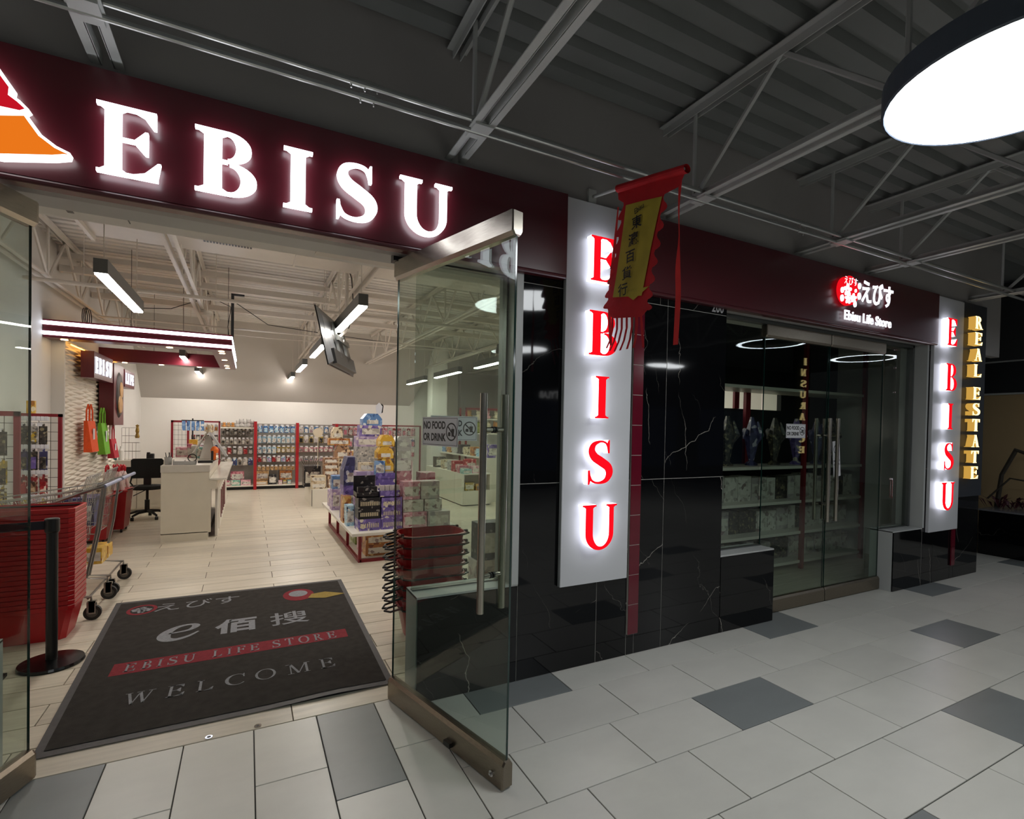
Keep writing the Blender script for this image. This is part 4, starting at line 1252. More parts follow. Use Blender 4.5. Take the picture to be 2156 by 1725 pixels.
CN = {'purple': 'violet', 'lilac': 'lilac', 'skyb': 'pale blue', 'blueb': 'strong blue', 'clear': 'clear', 'dkmix': 'dark', 'redmix': 'red and brown', 'ylwmix': 'yellow and brown', 'pnkmix': 'pink and grey', 'tan': 'tan', 'navy': 'navy'}
def carton(name, label, cat, cx, cy, z, w, d, h, pk, rot=0.0, group=None, lid=None):
    """printed carton: body with a slightly proud lid edge and a label face"""
    t = thing(name, label, cat, (cx, cy, z), rot, group)
    b = MB(); b.bbox(-w / 2, w / 2, -d / 2, d / 2, 0, h, min(.004, h * .1)); b.build('body', PM[pk], t)
    b = MB(); b.box(-w * .42, w * .42, -d / 2 - .0012, -d / 2, h * .18, h * .72)
    b.build('face_print', lid or PM['white'], t)
    return t

# ------------------------------------------------------------ island table
M_TOP = M_WHITE
it = thing('island_table', 'white topped island table on a dark red square-tube frame', 'table', (1.05, 3.10, 0))
b = MB(); b.bbox(0, 1.28, 0, 2.58, .318, .352, .003); b.build('table_top', M_TOP, it)
b = MB(); r_ = .017
fx0, fx1, fy0, fy1 = .105, 1.18, .10, 2.50
for x in (fx0, fx1):
    for y in (fy0, fy1, fy0 + .80, fy0 + 1.6): b.box(x - r_, x + r_, y - r_, y + r_, 0, .318)
    b.box(x - r_, x + r_, fy0, fy1, 0, .034)
for y in (fy0, fy1, fy0 + .8): b.box(fx0, fx1, y - r_, y + r_, 0, .034)
b.build('frame', M_RED, it)
b = MB(); b.box(.12, 1.16, .12, 2.48, .034, .042); b.build('lower_shelf', M_TOP, it)
TZ = .352
# cartons on the table, nearest row first
def dome(name, label, x, y, z, w, d, h, pk):
    """gable-topped display carton"""
    t = thing(name, label, 'display box', (x, y, z))
    b = MB(); b.box(-w / 2, w / 2, -d / 2, d / 2, 0, h * .55); b.prism([(-w / 2, h * .55), (w / 2, h * .55), (w * .28, h), (-w * .28, h)], -d / 2, d / 2)
    b.build('body', PM[pk], t)
    b = MB(); b.box(-w * .3, w * .3, -d / 2 - .0015, -d / 2, h * .12, h * .45); b.build('face_print', PM['white'], t)
    return t
def figrow(t, w, d, h, n):
    b = MB()
    for i in range(n):
        x = -w * .42 + w * .84 * (i + .5) / n
        b.box(x - w * .025, x + w * .025, -d / 2 - .0022, -d / 2 - .001, h * .25, h * .62)
    b.build('printed_row', mat('cream_print', '#c9bd9e', .5, noise=.2, scale=60), t)
for lab, x0, x1, z0, z1, pk, n in (('violet figure carton at the near corner of the island table, lowest of its pile', 1.14, 1.40, 0, .135, 'purple', 9),
        ('violet carton right of the corner pile, bottom one', 1.405, 1.655, 0, .135, 'purple', 9), ('violet carton right of the corner pile, second from the bottom', 1.405, 1.65, .136, .255, 'purple', 9), ('violet carton right of the corner pile, directly under the open tray', 1.405, 1.65, .256, .375, 'purple', 9),
        ('black figure carton standing on the violet corner carton', 1.14, 1.39, .136, .256, 'black', 10), ('black figure carton under the open black tray', 1.14, 1.39, .257, .385, 'black', 10)):
    t = carton('figure_carton', lab, 'box', (x0 + x1) / 2, 3.34, TZ + z0, x1 - x0, .22, z1 - z0, pk, lid=PM['purple' if pk == 'purple' else 'black'])
    figrow(t, x1 - x0, .22, z1 - z0, n)
def tray(label, cx, cy, z, w, d, h, pk, back_h, items):
    t = thing('display_tray', label, 'display box', (cx, cy, z))
    b = MB(); b.box(-w / 2, w / 2, -d / 2, d / 2, 0, .01); b.box(-w / 2, w / 2, -d / 2, -d / 2 + .006, 0, h); b.box(-w / 2, -w / 2 + .006, -d / 2, d / 2, 0, h); b.box(w / 2 - .006, w / 2, -d / 2, d / 2, 0, h)
    b.build('body', PM[pk], t)
    b = MB(); b.box(-w / 2, w / 2, d / 2 - .01, d / 2, 0, back_h); b.prism([(-w * .45, back_h * .75), (w * .45, back_h * .75), (w * .45, back_h * .98), (-w * .45, back_h * .98)], d / 2 - .014, d / 2 - .010); b.build('header_card', PM[pk], t)
    b = MB()
    for i in range(items):
        x = -w * .46 + w * .92 * (i + .5) / items; b.box(x - w * .4 / items, x + w * .4 / items, -d / 2 + .02, -d / 2 + .07, .01, h + .06)
    tag(b.build('packet', PM['grey' if pk != 'black' else 'black'], t), kind='stuff')
    return t
tray('open black tray with header card and small black packets on the island table', 1.245, 3.34, TZ + .386, .25, .22, .06, 'black', .235, 3)
b = MB(); b.box(0, .11, .0, .09, 0, .012); o = b.build('white_flap', M_PAPER, loc=(1.27, 3.25, TZ + .448)); tag(o, 'white folded flap on the front of the open black tray', 'card')
tray('open violet tray with wide header card and four pale figure packets', 1.50, 3.34, TZ + .376, .24, .22, .08, 'purple', .27, 4)
dome('house_carton', 'yellow gabled carton with little windows, lower of the two', 1.52, 3.62, TZ + .66, .185, .2, .15, 'yellow')
dome('house_carton', 'yellow gabled carton standing on the lower yellow one', 1.515, 3.62, TZ + .815, .19, .2, .145, 'yellow')
dome('house_carton', 'topmost yellow gabled carton with a dotted roof', 1.53, 3.62, TZ + .965, .18, .2, .14, 'yellow')
carton('carton', 'plain grey block carton carrying the yellow gabled ones', 'box', 1.52, 3.62, TZ, .19, .2, .659, 'grey')
carton('carton', 'white carton with three red figures beside the yellow gabled ones', 'box', 1.735, 3.62, TZ + .66, .205, .2, .13, 'white')
carton('carton', 'grey window box above the white carton with red figures', 'box', 1.735, 3.62, TZ + .791, .205, .2, .16, 'grey')
carton('carton', 'tall dusky carton under the white one with red figures', 'box', 1.735, 3.62, TZ, .205, .2, .659, 'rose')
dome('house_carton', 'grey gabled carton on top of the grey window box', 1.735, 3.62, TZ + .952, .2, .2, .14, 'grey')
dome('house_carton', 'blue gabled carton at the very top of the island display', 1.42, 3.95, TZ + 1.22, .24, .2, .15, 'blue')
carton('carton', 'violet carton right under the blue gabled one', 'box', 1.40, 3.95, TZ + 1.08, .27, .22, .139, 'purple')
carton('carton', 'pinkish violet carton second below the blue gabled one', 'box', 1.36, 3.95, TZ + .95, .27, .22, .129, 'lilac')
carton('carton', 'tall clear sided display box carrying the violet cartons', 'box', 1.36, 3.95, TZ, .27, .22, .949, 'clear')
st = thing('paddle_sign', 'small white and black paddle standing on top of the island display', 'sign', (1.52, 3.95, TZ + 1.37))
b = MB(); b.prism([(-.03, 0), (.03, 0), (.045, .1), (.0, .15), (-.045, .1)], -.004, .0); b.build('blade', M_PAPER, st)
b = MB(); b.prism([(.02, 0), (.05, .02), (.06, .11), (.03, .14)], .002, .006); b.build('blade_back', M_BLACK, st)
carton('carton', 'cream carton with dark print behind the open black tray', 'box', 1.30, 3.66, TZ + .66, .16, .14, .10, 'cream')
carton('carton', 'blue and white scene carton behind the open black tray', 'box', 1.44, 3.52, TZ + .62, .12, .06, .17, 'blue')
carton('carton', 'lilac display block behind the open black tray', 'box', 1.30, 3.66, TZ, .25, .2, .659, 'lilac')
dome('house_carton', 'dark violet gabled carton at the left edge of the island table', 1.20, 4.10, TZ + .45, .22, .3, .36, 'navy')
carton('carton', 'deep blue carton below the dark violet gabled one', 'box', 1.20, 4.10, TZ, .22, .3, .449, 'purple')
carton('carton', 'pale blue box with yellow foot by the left edge of the table', 'box', 1.115, 3.66, TZ, .09, .16, .25, 'skyb')
carton('carton', 'white and orange narrow box left of the violet piles', 'box', 1.115, 3.92, TZ, .10, .2, .33, 'orange')
carton('carton', 'blue box on the far left end of the island table', 'box', 1.17, 4.95, TZ + .30, .18, .18, .19, 'blue')
carton('carton', 'violet and white box under the blue one at the far left end', 'box', 1.17, 4.95, TZ, .19, .2, .299, 'lilac')
carton('carton', 'small lilac carton near the far left corner of the table', 'box', 1.17, 5.30, TZ, .16, .2, .24, 'lilac')
for lab, x0, x1, z0, z1, y, pk, w_ in (('clear blister box with a pale pink figure, left of the pair', 1.665, 1.875, .335, .55, 3.34, 'pink', 0), ('clear blister box with a grey standing figure, right of the pair', 1.885, 2.12, .335, .55, 3.34, 'grey', 0),
        ('small white figure carton under the pink blister box', 1.665, 1.92, .185, .33, 3.34, 'white', 0), ('small white figure carton under the grey blister box', 1.935, 2.155, .185, .33, 3.34, 'white', 0),
        ('dusty pink wide carton at the bottom right of the table front', 1.665, 1.96, 0, .18, 3.32, 'pink', 0), ('plain grey-white wide carton at the bottom right end of the table front', 1.97, 2.25, 0, .18, 3.30, 'grey', 0)):
    carton('figure_box', lab, 'box', (x0 + x1) / 2, y, TZ + z0, x1 - x0, .18, z1 - z0, pk)
for i, (x, y, w_, d_, h_, pk, lab) in enumerate(((1.85, 4.0, .2, .2, .80, 'dkmix', 'dark mixed carton on the right half of the table'), (2.1, 3.75, .2, .2, .62, 'rose', 'rosy tall carton on the right rear of the table'), (1.6, 4.3, .22, .2, .9, 'clear', 'tall clear display behind the yellow gabled cartons'), (1.85, 4.45, .24, .22, .95, 'lilac', 'pale lilac tall box deep on the table'), (1.45, 4.75, .22, .2, .85, 'orange', 'orange topped tall box deep on the table'), (2.1, 4.9, .24, .22, .7, 'pink', 'pink block at the far right of the table'))):
    carton('carton', lab, 'box', x, y, TZ, w_, d_, h_, pk)
# under the table
carton('carton', 'olive green carton on the lower shelf of the island table', 'box', 1.34, 4.10, .042, .2, .34, .245, 'green')
carton('carton', 'pink and white small carton on the lower shelf in front of the green one', 'box', 1.30, 3.62, .042, .16, .2, .16, 'pink')
carton('carton', 'brown and orange patterned carton on the lower shelf, upper of two', 'box', 1.42, 3.38, .172, .36, .2, .12, 'orange')
carton('carton', 'brown and orange patterned carton on the lower shelf, lower of two', 'box', 1.42, 3.38, .042, .36, .2, .129, 'orange')
carton('carton', 'second brown patterned carton to the right on the lower shelf', 'box', 1.86, 3.42, .042, .34, .22, .24, 'orange')

# second display farther in: white plinth with tan boxes
wp = thing('display_plinth', 'low white plinth at the back of the aisle with a dark slotted side', 'display', (1.095, 7.40, 0))
b = MB(); b.bbox(0, .60, 0, 1.5, 0, .36, .004); b.build('body', M_WHITE, wp)
b = MB(); b.box(-.002, 0, .08, .16, .02, .33); b.build('slot', M_DARK, wp)
carton('carton', 'tan character carton on the white plinth, lower of two', 'box', 1.20, 7.52, .36, .26, .2, .125, 'cream')
carton('carton', 'tan character carton on the white plinth, upper of two', 'box', 1.20, 7.52, .486, .26, .2, .12, 'cream')
carton('carton', 'dark bin of black packets at the left of the tan cartons', 'box', 1.13, 8.0, .36, .3, .4, .40, 'black')
for i, lab in enumerate(('lowest tan plush pack in the stack behind the plinth', 'middle tan plush pack in the stack behind the plinth', 'top tan plush pack in the stack behind the plinth')):
    carton('plush_pack', lab, 'soft toy', 1.43, 7.62, .60 + i * .112, .26, .22, .108, 'brown')
carton('carton', 'tall brown base under the tan plush packs', 'box', 1.50, 7.62, .36, .26, .22, .235, 'brown')
dome('house_carton', 'brown plush display with rounded top behind the island table', 1.66, 7.75, .92, .30, .22, .25, 'brown')
carton('carton', 'orange brown mixed row under the cream toy house', 'box', 1.60, 7.75, 1.172, .40, .2, .13, 'orange')
dome('toy_house', 'cream toy house with small windows on the brown display', 1.56, 7.75, 1.305, .20, .2, .22, 'cream')
carton('carton', 'tall tan block holding the brown plush display', 'box', 1.72, 7.75, .36, .28, .2, .555, 'cream')
dk = thing('round_fan', 'cream round paper fan to the left of the toy house', 'fan', (1.22, 7.8, 1.33))
b = MB(); b.prism([(.09 * cos(2 * pi * k / 20), .08 + .09 * sin(2 * pi * k / 20)) for k in range(20)], -.004, 0); b.tube([(0, 0, 0), (0, 0, -.6)], .006, 6); b.build('blade', mat('cream_paper', '#d8ccb4', .7, noise=.05), dk)
for i in range(9):
    a = -.5 + i * .13
    if i: 
        o = place('chopstick', ck, (1.05, 7.55, .62), rot=(0, a * 1.0, .2))
    else:
        b = MB(); b.box(-.004, .004, -.004, .004, 0, .34); ck = b.data('chopstick', mat('dark_stick', '#3a2f2c', .5, noise=.1)); o = place('chopstick', ck, (1.05, 7.55, .62), rot=(0, a, .2))
    tag(o, 'thin dark stick fanned out above the white plinth', 'stick', 'thin dark sticks fanned above the plinth')

# ------------------------------------------------------------ white display units seen through the fixed pane
def unit(name, label, x, y, w, d, h, zs):
    t = thing(name, label, 'display', (x, y, 0))
    b = MB(); b.box(0, w, 0, d, .02, zs); b.box(0, .03, 0, d, zs, h); b.box(w - .03, w, 0, d, zs, h); b.box(0, w, 0, d, h, h + .02); b.box(.03, w - .03, d - .02, d, zs, h)
    b.build('body', M_WHITE, t)
    b = MB(); b.box(.02, w - .02, .02, d - .02, 0, .02); b.build('plinth', M_DARK, t)
    return t
unit('white_display_unit', 'white display unit with an open niche, through the fixed pane', 3.80, 6.66, .62, .45, .62, .30)
unit('white_display_unit', 'long white display unit running back from the niche one', 3.80, 7.12, .62, 1.9, .62, .30)
unit('white_display_unit', 'white display unit near the steel handle, right of the niche one', 4.50, 5.7, .6, .5, .62, .30)
for lab, x, y, z, w_, d_, h_, pk in (('teal flat box on the corner of the white unit', 3.90, 6.76, .64, .19, .16, .09, 'teal'), ('pink carton on the white unit, left one', 3.92, 6.98, .64, .2, .16, .15, 'rose'), ('pink carton on the white unit, right one', 4.16, 6.86, .64, .22, .18, .14, 'pink'),
        ('dark red carton stacked behind the pink ones', 4.12, 7.10, .64, .22, .2, .27, 'red'), ('second red carton with a white edge behind the pink ones', 3.93, 7.30, .64, .2, .2, .22, 'red'), ('clear bag with a silver toy on the long white unit', 3.95, 7.62, .64, .2, .2, .22, 'clear'),
        ('orange bag in the niche of the white unit', 4.20, 6.74, .30, .2, .1, .13, 'orange'), ('yellow black toy in the niche of the white unit', 3.97, 6.76, .30, .2, .1, .16, 'ylwmix'), ('navy box on the unit near the steel handle', 4.62, 5.8, .64, .2, .2, .16, 'navy'), ('pale blue box on the navy box near the steel handle', 4.62, 5.8, .801, .18, .18, .1, 'skyb'),
        ('cream carton far back on the long white unit', 3.98, 8.05, .64, .24, .2, .20, 'cream'), ('greenish carton at the far end of the long white unit', 3.95, 8.5, .64, .24, .2, .24, 'dkmix')):
    carton('carton', lab, 'box', x, y, z, w_, d_, h_, pk)
sh = thing('raised_shelf', 'white raised shelf behind the long white unit with toys on it', 'shelf', (4.45, 7.0, 0))
b = MB(); b.box(0, .5, 0, 3.2, .90, .93); b.box(0, .5, 0, .03, 0, .90); b.box(0, .5, 3.17, 3.2, 0, .90); b.box(.45, .5, 0, 3.2, 0, .9); b.build('body', M_WHITE, sh)
for i, (pk, h_, w_, lab) in enumerate((('purple', .28, .16, 'violet tall box at the near end of the raised shelf'), ('skyb', .17, .22, 'pale blue toy pack on the raised shelf'), ('orange', .2, .14, 'orange toy on the raised shelf beside the pale blue pack'), ('cream', .18, .22, 'cream low carton on the raised shelf'), ('black', .22, .2, 'black gabled box on the raised shelf'), ('clear', .2, .2, 'clear tub on the raised shelf'), ('orange', .26, .18, 'orange striped lantern toy on the raised shelf'), ('blue', .24, .16, 'blue pack at the far end of the raised shelf'))):
    carton('toy_box', lab, 'toy', 4.62, 7.15 + i * .38, .93, .22, w_ + .08, h_, pk)
# tall shelf with soft toys at the right back
ts = thing('tall_shelf', 'tall dark red framed shelf of soft toys at the back right', 'shelf', (4.75, 8.9, 0))
b = MB(); b.box(0, .04, 0, .04, 0, 2.05); b.box(1.6, 1.64, 0, .04, 0, 2.05); b.box(0, 1.64, 0, .04, 2.0, 2.05); b.box(0, .04, .4, .44, 0, 2.05); b.box(1.6, 1.64, .4, .44, 0, 2.05); b.build('frame', M_RED, ts)
b = MB()
for z in (.5, .95, 1.40, 1.76): b.box(.04, 1.6, 0, .44, z, z + .025)
b.build('shelf_board', M_WHITE, ts)
toy_me = {}
def softtoy(label, x, y, z, s, col, group=None):
    if col not in toy_me:
        b = MB(); b.lathe([(.02, 0), (.075, .015), (.085, .06), (.06, .11), (.045, .13), (.065, .15), (.07, .19), (.04, .23), (.005, .24)], 10); b.tube([(.045, 0, .21), (.055, 0, .26)], [.02, .012], 6); b.tube([(-.045, 0, .21), (-.055, 0, .26)], [.02, .012], 6)
        b.tube([(.06, -.01, .09), (.11, -.03, .06)], [.022, .016], 6); b.tube([(-.06, -.01, .09), (-.11, -.03, .06)], [.022, .016], 6)
        toy_me[col] = b.data('soft_toy', mat('plush_' + col, {'tan': '#b08e66', 'cream': '#d6c9ae', 'pink': '#cf9aa0', 'olive': '#8b9148', 'orange': '#c78b4a', 'grey': '#b8b4b0'}[col], .9, noise=.15, scale=30, bump=.4, bscale=200), smooth=True)
    o = place('soft_toy', toy_me[col], (x, y, z)); o.scale = (s, s, s)
    return tag(o, label, 'soft toy', group)
for i, c in enumerate(('tan', 'cream', 'pink', 'cream', 'tan', 'orange')): softtoy('%s soft toy on the top board of the tall red framed shelf' % c, 4.90 + i * .25, 9.05, 1.785, .85, c, 'soft toys on the top board, ' + c)
for i, c in enumerate(('cream', 'olive', 'cream', 'orange', 'cream', 'orange')): softtoy('%s soft toy on the second board of the tall red framed shelf' % c, 4.90 + i * .25, 9.05, 1.425, 1.2, c, 'soft toys on the second board, ' + c)

# ------------------------------------------------------------ back gondolas
gb = thing('wall_gondola', 'long low wall rack with red posts and white base along the back wall', 'shelf', (0, 10.75, 0))
b = MB(); b.box(-.56, 3.4, .06, .45, 0, .075); b.build('kick_plate', M_BLACK, gb)
b = MB(); b.box(-.56, 3.4, -.02, .45, .075, .105); b.build('base_shelf', M_WHITE, gb)
b = MB(); b.box(-.56, 3.4, .40, .44, .1, 1.56); b.build('back_panel', mat('grey_pegboard', '#8f8a82', .6, noise=.06, scale=20), gb)
b = MB(); b.box(-.55, .14, .0, .42, 1.435, 1.465); b.build('top_shelf', M_WHITE, gb)
M_BRED = mat('bright_red_post', '#a3161f', .35, noise=.04, scale=10)
for x, z in ((.17, 1.61), (1.085, 1.595), (2.0, 1.59)):
    b = MB(); b.box(x - .032, x + .032, -.06, .10, 0, z); b.build('post', M_BRED, gb)
for x0, x1, z in ((-.93, -.555, 1.60), (1.9, 4.2, 1.585)):
    b = MB(); b.box(x0, x1, 0, .05, z - .035, z); b.box(x1 - .035, x1, 0, .05, .1, z); b.build('frame', M_RED, gb)
# grid frame at the left of it
def grid(name, label, loc, w, h, rotz=0, zb=.1, nx=6, nz=16, fr=.045, m=None):
    t = thing(name, label, 'display rack', loc, rotz)
    b = MB(); b.box(0, w, 0, .03, zb + h - fr, zb + h); b.box(0, fr, 0, .03, 0, zb + h); b.box(w - fr, w, 0, .03, 0, zb + h); b.box(0, w, 0, .03, zb, zb + fr * .7); b.build('frame', m or M_RED, t)
    b = MB()
    for i in range(1, nx): b.tube([(w * i / nx, .012, zb), (w * i / nx, .012, zb + h)], .0025, 4)
    for i in range(1, nz): b.tube([(0, .016, zb + h * i / nz), (w, .016, zb + h * i / nz)], .0025, 4)
    b.build('wire_grid', mat('dark_wire', '#4a4640', .4, metal=.6, noise=.05), t)
    return t
grid('grid_rack', 'empty wire grid in a dark red frame at the back left', (-1.50, 10.70, 0), .345, 1.5, nx=5, nz=14)
# carded goods: one shape copied along the rows
def card_mesh(w, h, pk, pk2):
    b = MB(); b.box(-w / 2, w / 2, 0, .004, -h, 0); b.box(-w * .18, w * .18, .0, .004, 0, h * .12); b.m(1); b.bbox(-w * .34, w * .34, -.022, 0, -h * .9, -h * .3, .004)
    b.m(2); b.tube([(0, -.10, .02), (0, .05, .02)], .003, 4); b.box(-w * .3, w * .3, -.104, -.101, .0, .035)
    return b.data('carded_pack', [PM[pk], PM[pk2], M_PAPER])
cardc = {}
def cardrow(bay, rowname, x0, x1, n, ztop, h, kinds, y=10.93, dy=0.0, name='carded_pack', rotz=0, origin=None):
    w = (x1 - x0) / n
    for i in range(n):
        pk, pk2, word = kinds[i % len(kinds)]
        key = (round(w, 3), round(h, 3), pk, pk2)
        if key not in cardc: cardc[key] = card_mesh(w * .86, h, pk, pk2)
        x = x0 + w * (i + .5)
        loc = (x, y + random.uniform(-.01, .01), ztop) if origin is None else (origin[0] + random.uniform(-.008, .008), origin[1] + (x if rotz else 0), ztop)
        o = place(name, cardc[key], loc, rotz)
        tag(o, '%s carded pack in the %s, %s' % (word, rowname, bay), 'pack', '%s carded packs, %s, %s' % (word, rowname, bay))
B_ = 'middle bay of back rack'
cardrow(B_, 'top row', .21, 1.05, 7, 1.51, .165, [('blueb', 'skyb', 'strong blue')])
cardrow(B_, 'second row', .21, 1.05, 8, 1.255, .165, [('skyb', 'white', 'pale blue')])
cardrow(B_, 'third row left half', .21, .63, 4, 1.005, .165, [('skyb', 'white', 'pale blue')])
cardrow(B_, 'third row right half', .63, 1.05, 4, 1.005, .14, [('ylwmix', 'white', 'yellow green')])
cardrow(B_, 'fourth row', .21, 1.05, 8, .765, .13, [('redmix', 'red', 'red'), ('pnkmix', 'white', 'grey pink'), ('skyb', 'lilac', 'bluish')])
cardrow(B_, 'lowest row', .21, 1.05, 9, .535, .10, [('tan', 'tan', 'tan')])
A_ = 'left bay of back rack'
cardrow(A_, 'top row', -.54, .13, 8, 1.40, .12, [('clear', 'dkmix', 'grey'), ('dkmix', 'clear', 'dark')])
cardrow(A_, 'second row', -.54, .13, 8, 1.19, .13, [('white', 'dkmix', 'white'), ('clear', 'white', 'grey')])
cardrow(A_, 'third row', -.54, .13, 6, .985, .16, [('white', 'clear', 'white'), ('redmix', 'red', 'red'), ('dkmix', 'clear', 'dark')])
cardrow(A_, 'fourth row', -.54, .13, 6, .725, .16, [('white', 'dkmix', 'white'), ('white', 'white', 'plain white'), ('blueb', 'navy', 'blue')])
C_ = 'right bay of back rack'
cardrow(C_, 'top row', 1.13, 1.95, 7, 1.50, .15, [('white', 'grey', 'white'), ('blueb', 'white', 'blue topped')])
cardrow(C_, 'second row', 1.13, 1.95, 7, 1.265, .165, [('ylwmix', 'black', 'yellow and black'), ('white', 'grey', 'white')])
cardrow(C_, 'third row', 1.13, 1.95, 7, .995, .12, [('rose', 'white', 'rosy')])
cardrow(C_, 'fourth row', 1.13, 1.95, 7, .74, .10, [('clear', 'pnkmix', 'grey')])
D_ = 'far right frame at back wall'
cardrow(D_, 'top row', 2.05, 4.1, 16, 1.50, .20, [('rose', 'pnkmix', 'pinkish'), ('clear', 'rose', 'greyish'), ('redmix', 'clear', 'red brown')])
cardrow(D_, 'second row', 2.05, 4.1, 16, 1.20, .20, [('clear', 'rose', 'greyish'), ('navy', 'rose', 'dark blue')])
cardrow(D_, 'third row', 2.05, 4.1, 14, .90, .18, [('redmix', 'pnkmix', 'red brown'), ('white', 'rose', 'whitish')])
E_ = 'small frame left of back rack'
cardrow(E_, 'top row', -1.14, -.60, 6, 1.50, .13, [('orange', 'redmix', 'orange brown'), ('clear', 'orange', 'greyish')])
cardrow(E_, 'second row', -1.14, -.60, 6, 1.28, .13, [('redmix', 'dkmix', 'red brown'), ('dkmix', 'white', 'dark')])
cardrow(E_, 'third row', -1.14, -.60, 6, 1.05, .14, [('pnkmix', 'clear', 'grey pink'), ('navy', 'dkmix', 'dark blue')])
# boxes along the base shelf
for i, (pk, x, w_, h_, lab) in enumerate((('rose', -.40, .17, .11, 'pink box left of the green ones on the base shelf'), ('mint', -.24, .21, .12, 'green and white box on the base shelf of the left bay'), ('pink', -.02, .21, .12, 'pink box on the base shelf next to the green one'), ('tan', .31, .26, .09, 'orange tan row of boxes at the foot of the middle bay'), ('black', .55, .17, .24, 'black box block in the middle of the base shelf'), ('pink', .72, .08, .09, 'small pink box right of the black block'), ('ylwmix', .82, .08, .09, 'small yellow box right of the black block'), ('teal', .92, .08, .09, 'small teal box right of the black block'))):
    carton('carton', lab, 'box', x + (0 if pk != 'tan' else 0), 10.84, .105, w_, .12, h_, pk)
for x, pk, lab in ((-.2, 'rose', 'pink padded bags behind the green box'), (.33, 'tan', 'tan snack bags above the foot of the middle bay'), (.85, 'orange', 'orange pink snack bags right of the black block')):
    carton('bag_block', lab, 'bag', x, 10.98, .20, .28, .1, .22, pk)
for i, c in enumerate(('orange', 'tan', 'orange')): softtoy('%s soft toy lying on the white top shelf at the back, left part' % c, -.48 + i * .09, 10.85, 1.466, .45, c, '%s soft toys at the left of the white top shelf' % c)
for i in range(5): softtoy('pale grey soft toy sitting on the white top shelf at the back', -.20 + i * .075, 10.85, 1.466, .62 + .15 * (i % 2), 'grey', 'pale grey soft toys on the white top shelf')

# ------------------------------------------------------------ left gondola ends with hanging goods
grid('grid_rack', 'red framed wire rack of hanging goods by the left wall, seen through the left door', (-2.115, 3.58, 0), .225, 1.54, nx=2, nz=14, fr=.045)
grid('grid_rack', 'red framed wire rack of hanging goods beside the white wave wall', (-2.115, 4.20, 0), .375, 1.53, nx=4, nz=16, fr=.032)
F_ = 'red framed rack by wave wall'
for rn, zt, h_, kd in (('top row', 1.50, .20, [('dkmix', 'dkmix', 'dark brown'), ('clear', 'ylwmix', 'grey yellow')]), ('second row', 1.24, .20, [('navy', 'dkmix', 'dark blue'), ('dkmix', 'purple', 'dark purple')]), ('third row', .985, .20, [('redmix', 'red', 'red'), ('redmix', 'brown', 'brown')]), ('fourth row', .735, .17, [('ylwmix', 'ylwmix', 'yellow'), ('pnkmix', 'teal', 'pink and grey')])):
    cardrow(F_, rn, -2.07, -1.84, 3, zt, h_, kd, y=4.16)
for zt in (1.60, 1.315, 1.055, .81):
    b = MB(); b.box(-2.06, -1.80, 4.03, 4.034, zt - .045, zt - .005)
    for k in range(8): b.box(-2.055 + k * .032, -2.030 + k * .032, 4.022, 4.03, zt - .04, zt)
    o = b.build('price_rail', M_PAPER); tag(o, 'rail of white price tags on the red framed rack by the wave wall', 'price tags', 'rails of price tags by the wave wall')
G_ = 'rack seen through left door'
for rn, zt, h_, kd in (('top row', 1.45, .22, [('dkmix', 'dkmix', 'dark')]), ('second row', 1.18, .22, [('ylwmix', 'dkmix', 'yellowish')]), ('third row', .93, .2, [('ylwmix', 'ylwmix', 'mustard')])):
    cardrow(G_, rn, -2.09, -1.96, 2, zt, h_, kd, y=3.54)
sb = thing('sticker_box', 'small yellow and red box standing on top of the red framed rack', 'box', (-1.99, 4.2, 1.63))
b = MB(); b.box(-.035, .035, 0, .03, 0, .13); b.build('body', PM['yellow'], sb)

# wave panel wall
wv = struct('trim_3')
b = MB(); ny, nz = 110, 400; vs = []
YA, YB, ZA, ZB = 5.32, 8.03, 0.0, 2.54
for i in range(ny + 1):
    for j in range(nz + 1):
        y = YA + (YB - YA) * i / ny; z = ZA + (ZB - ZA) * j / nz
        wob = .10 * sin(y * 7 + z * 3)
        q1 = abs(sin(pi * (z / .068 + y / .60 + wob))); q2 = abs(sin(pi * (z / .068 - y / .60 - wob)))
        vs.append((-2.022 + .030 * min(q1, q2) ** .8, y, z))
b.add(vs, [(i * (nz + 1) + j, (i + 1) * (nz + 1) + j, (i + 1) * (nz + 1) + j + 1, i * (nz + 1) + j + 1) for i in range(ny) for j in range(nz)])
b.build('wave_panel', mat('cream_wave_panel', '#e2dacb', .5, noise=.02), wv, smooth=True)
b = MB(); b.box(-2.12, -2.02, YA, YB, 0, 2.56); b.box(-2.12, -1.99, YA - .02, YA, 0, 2.56); b.build('panel_core', M_STORE, wv)
# warm strip light hidden behind the little signs is a real LED strip on the panel head
ws_ = thing('led_strip', 'warm LED strip washing the top of the wave wall', 'light', (-1.96, 5.4, 2.50))
b = MB(); b.box(0, .008, 0, 2.55, 0, .008); b.build('strip', emat('warm_led', '#ffb44a', 14.0), ws_)
def boxsign(label, y0, y1, z0, z1, word):
    t = thing('lit_box_sign', label, 'sign', (-1.80, (y0 + y1) / 2, (z0 + z1) / 2))
    hw, hh = (y1 - y0) / 2, (z1 - z0) / 2
    b = MB(); b.box(-.14, 0, -hw, hw, -hh, hh); b.build('case', M_MAROON, t)
    b = MB(); x = -hw + .05
    n = len(word); st_ = (2 * hw - .1) / n
    RM = Matrix(((0, 1, 0, 0), (1, 0, 0, 0), (0, 0, 1, 0), (0, 0, 0, 1)))
    for c in word:
        b = MB(); glyph_mb(b, c, x, -hh * .62, hh * 1.24, st_ * .62 if c != 'I' else st_ * .36, .001, .012, .16, .06, .07, M=RM)
        b.build('letter', emat('white_small_letters', '#eef2ff', 1.6), t); x += st_
    return t
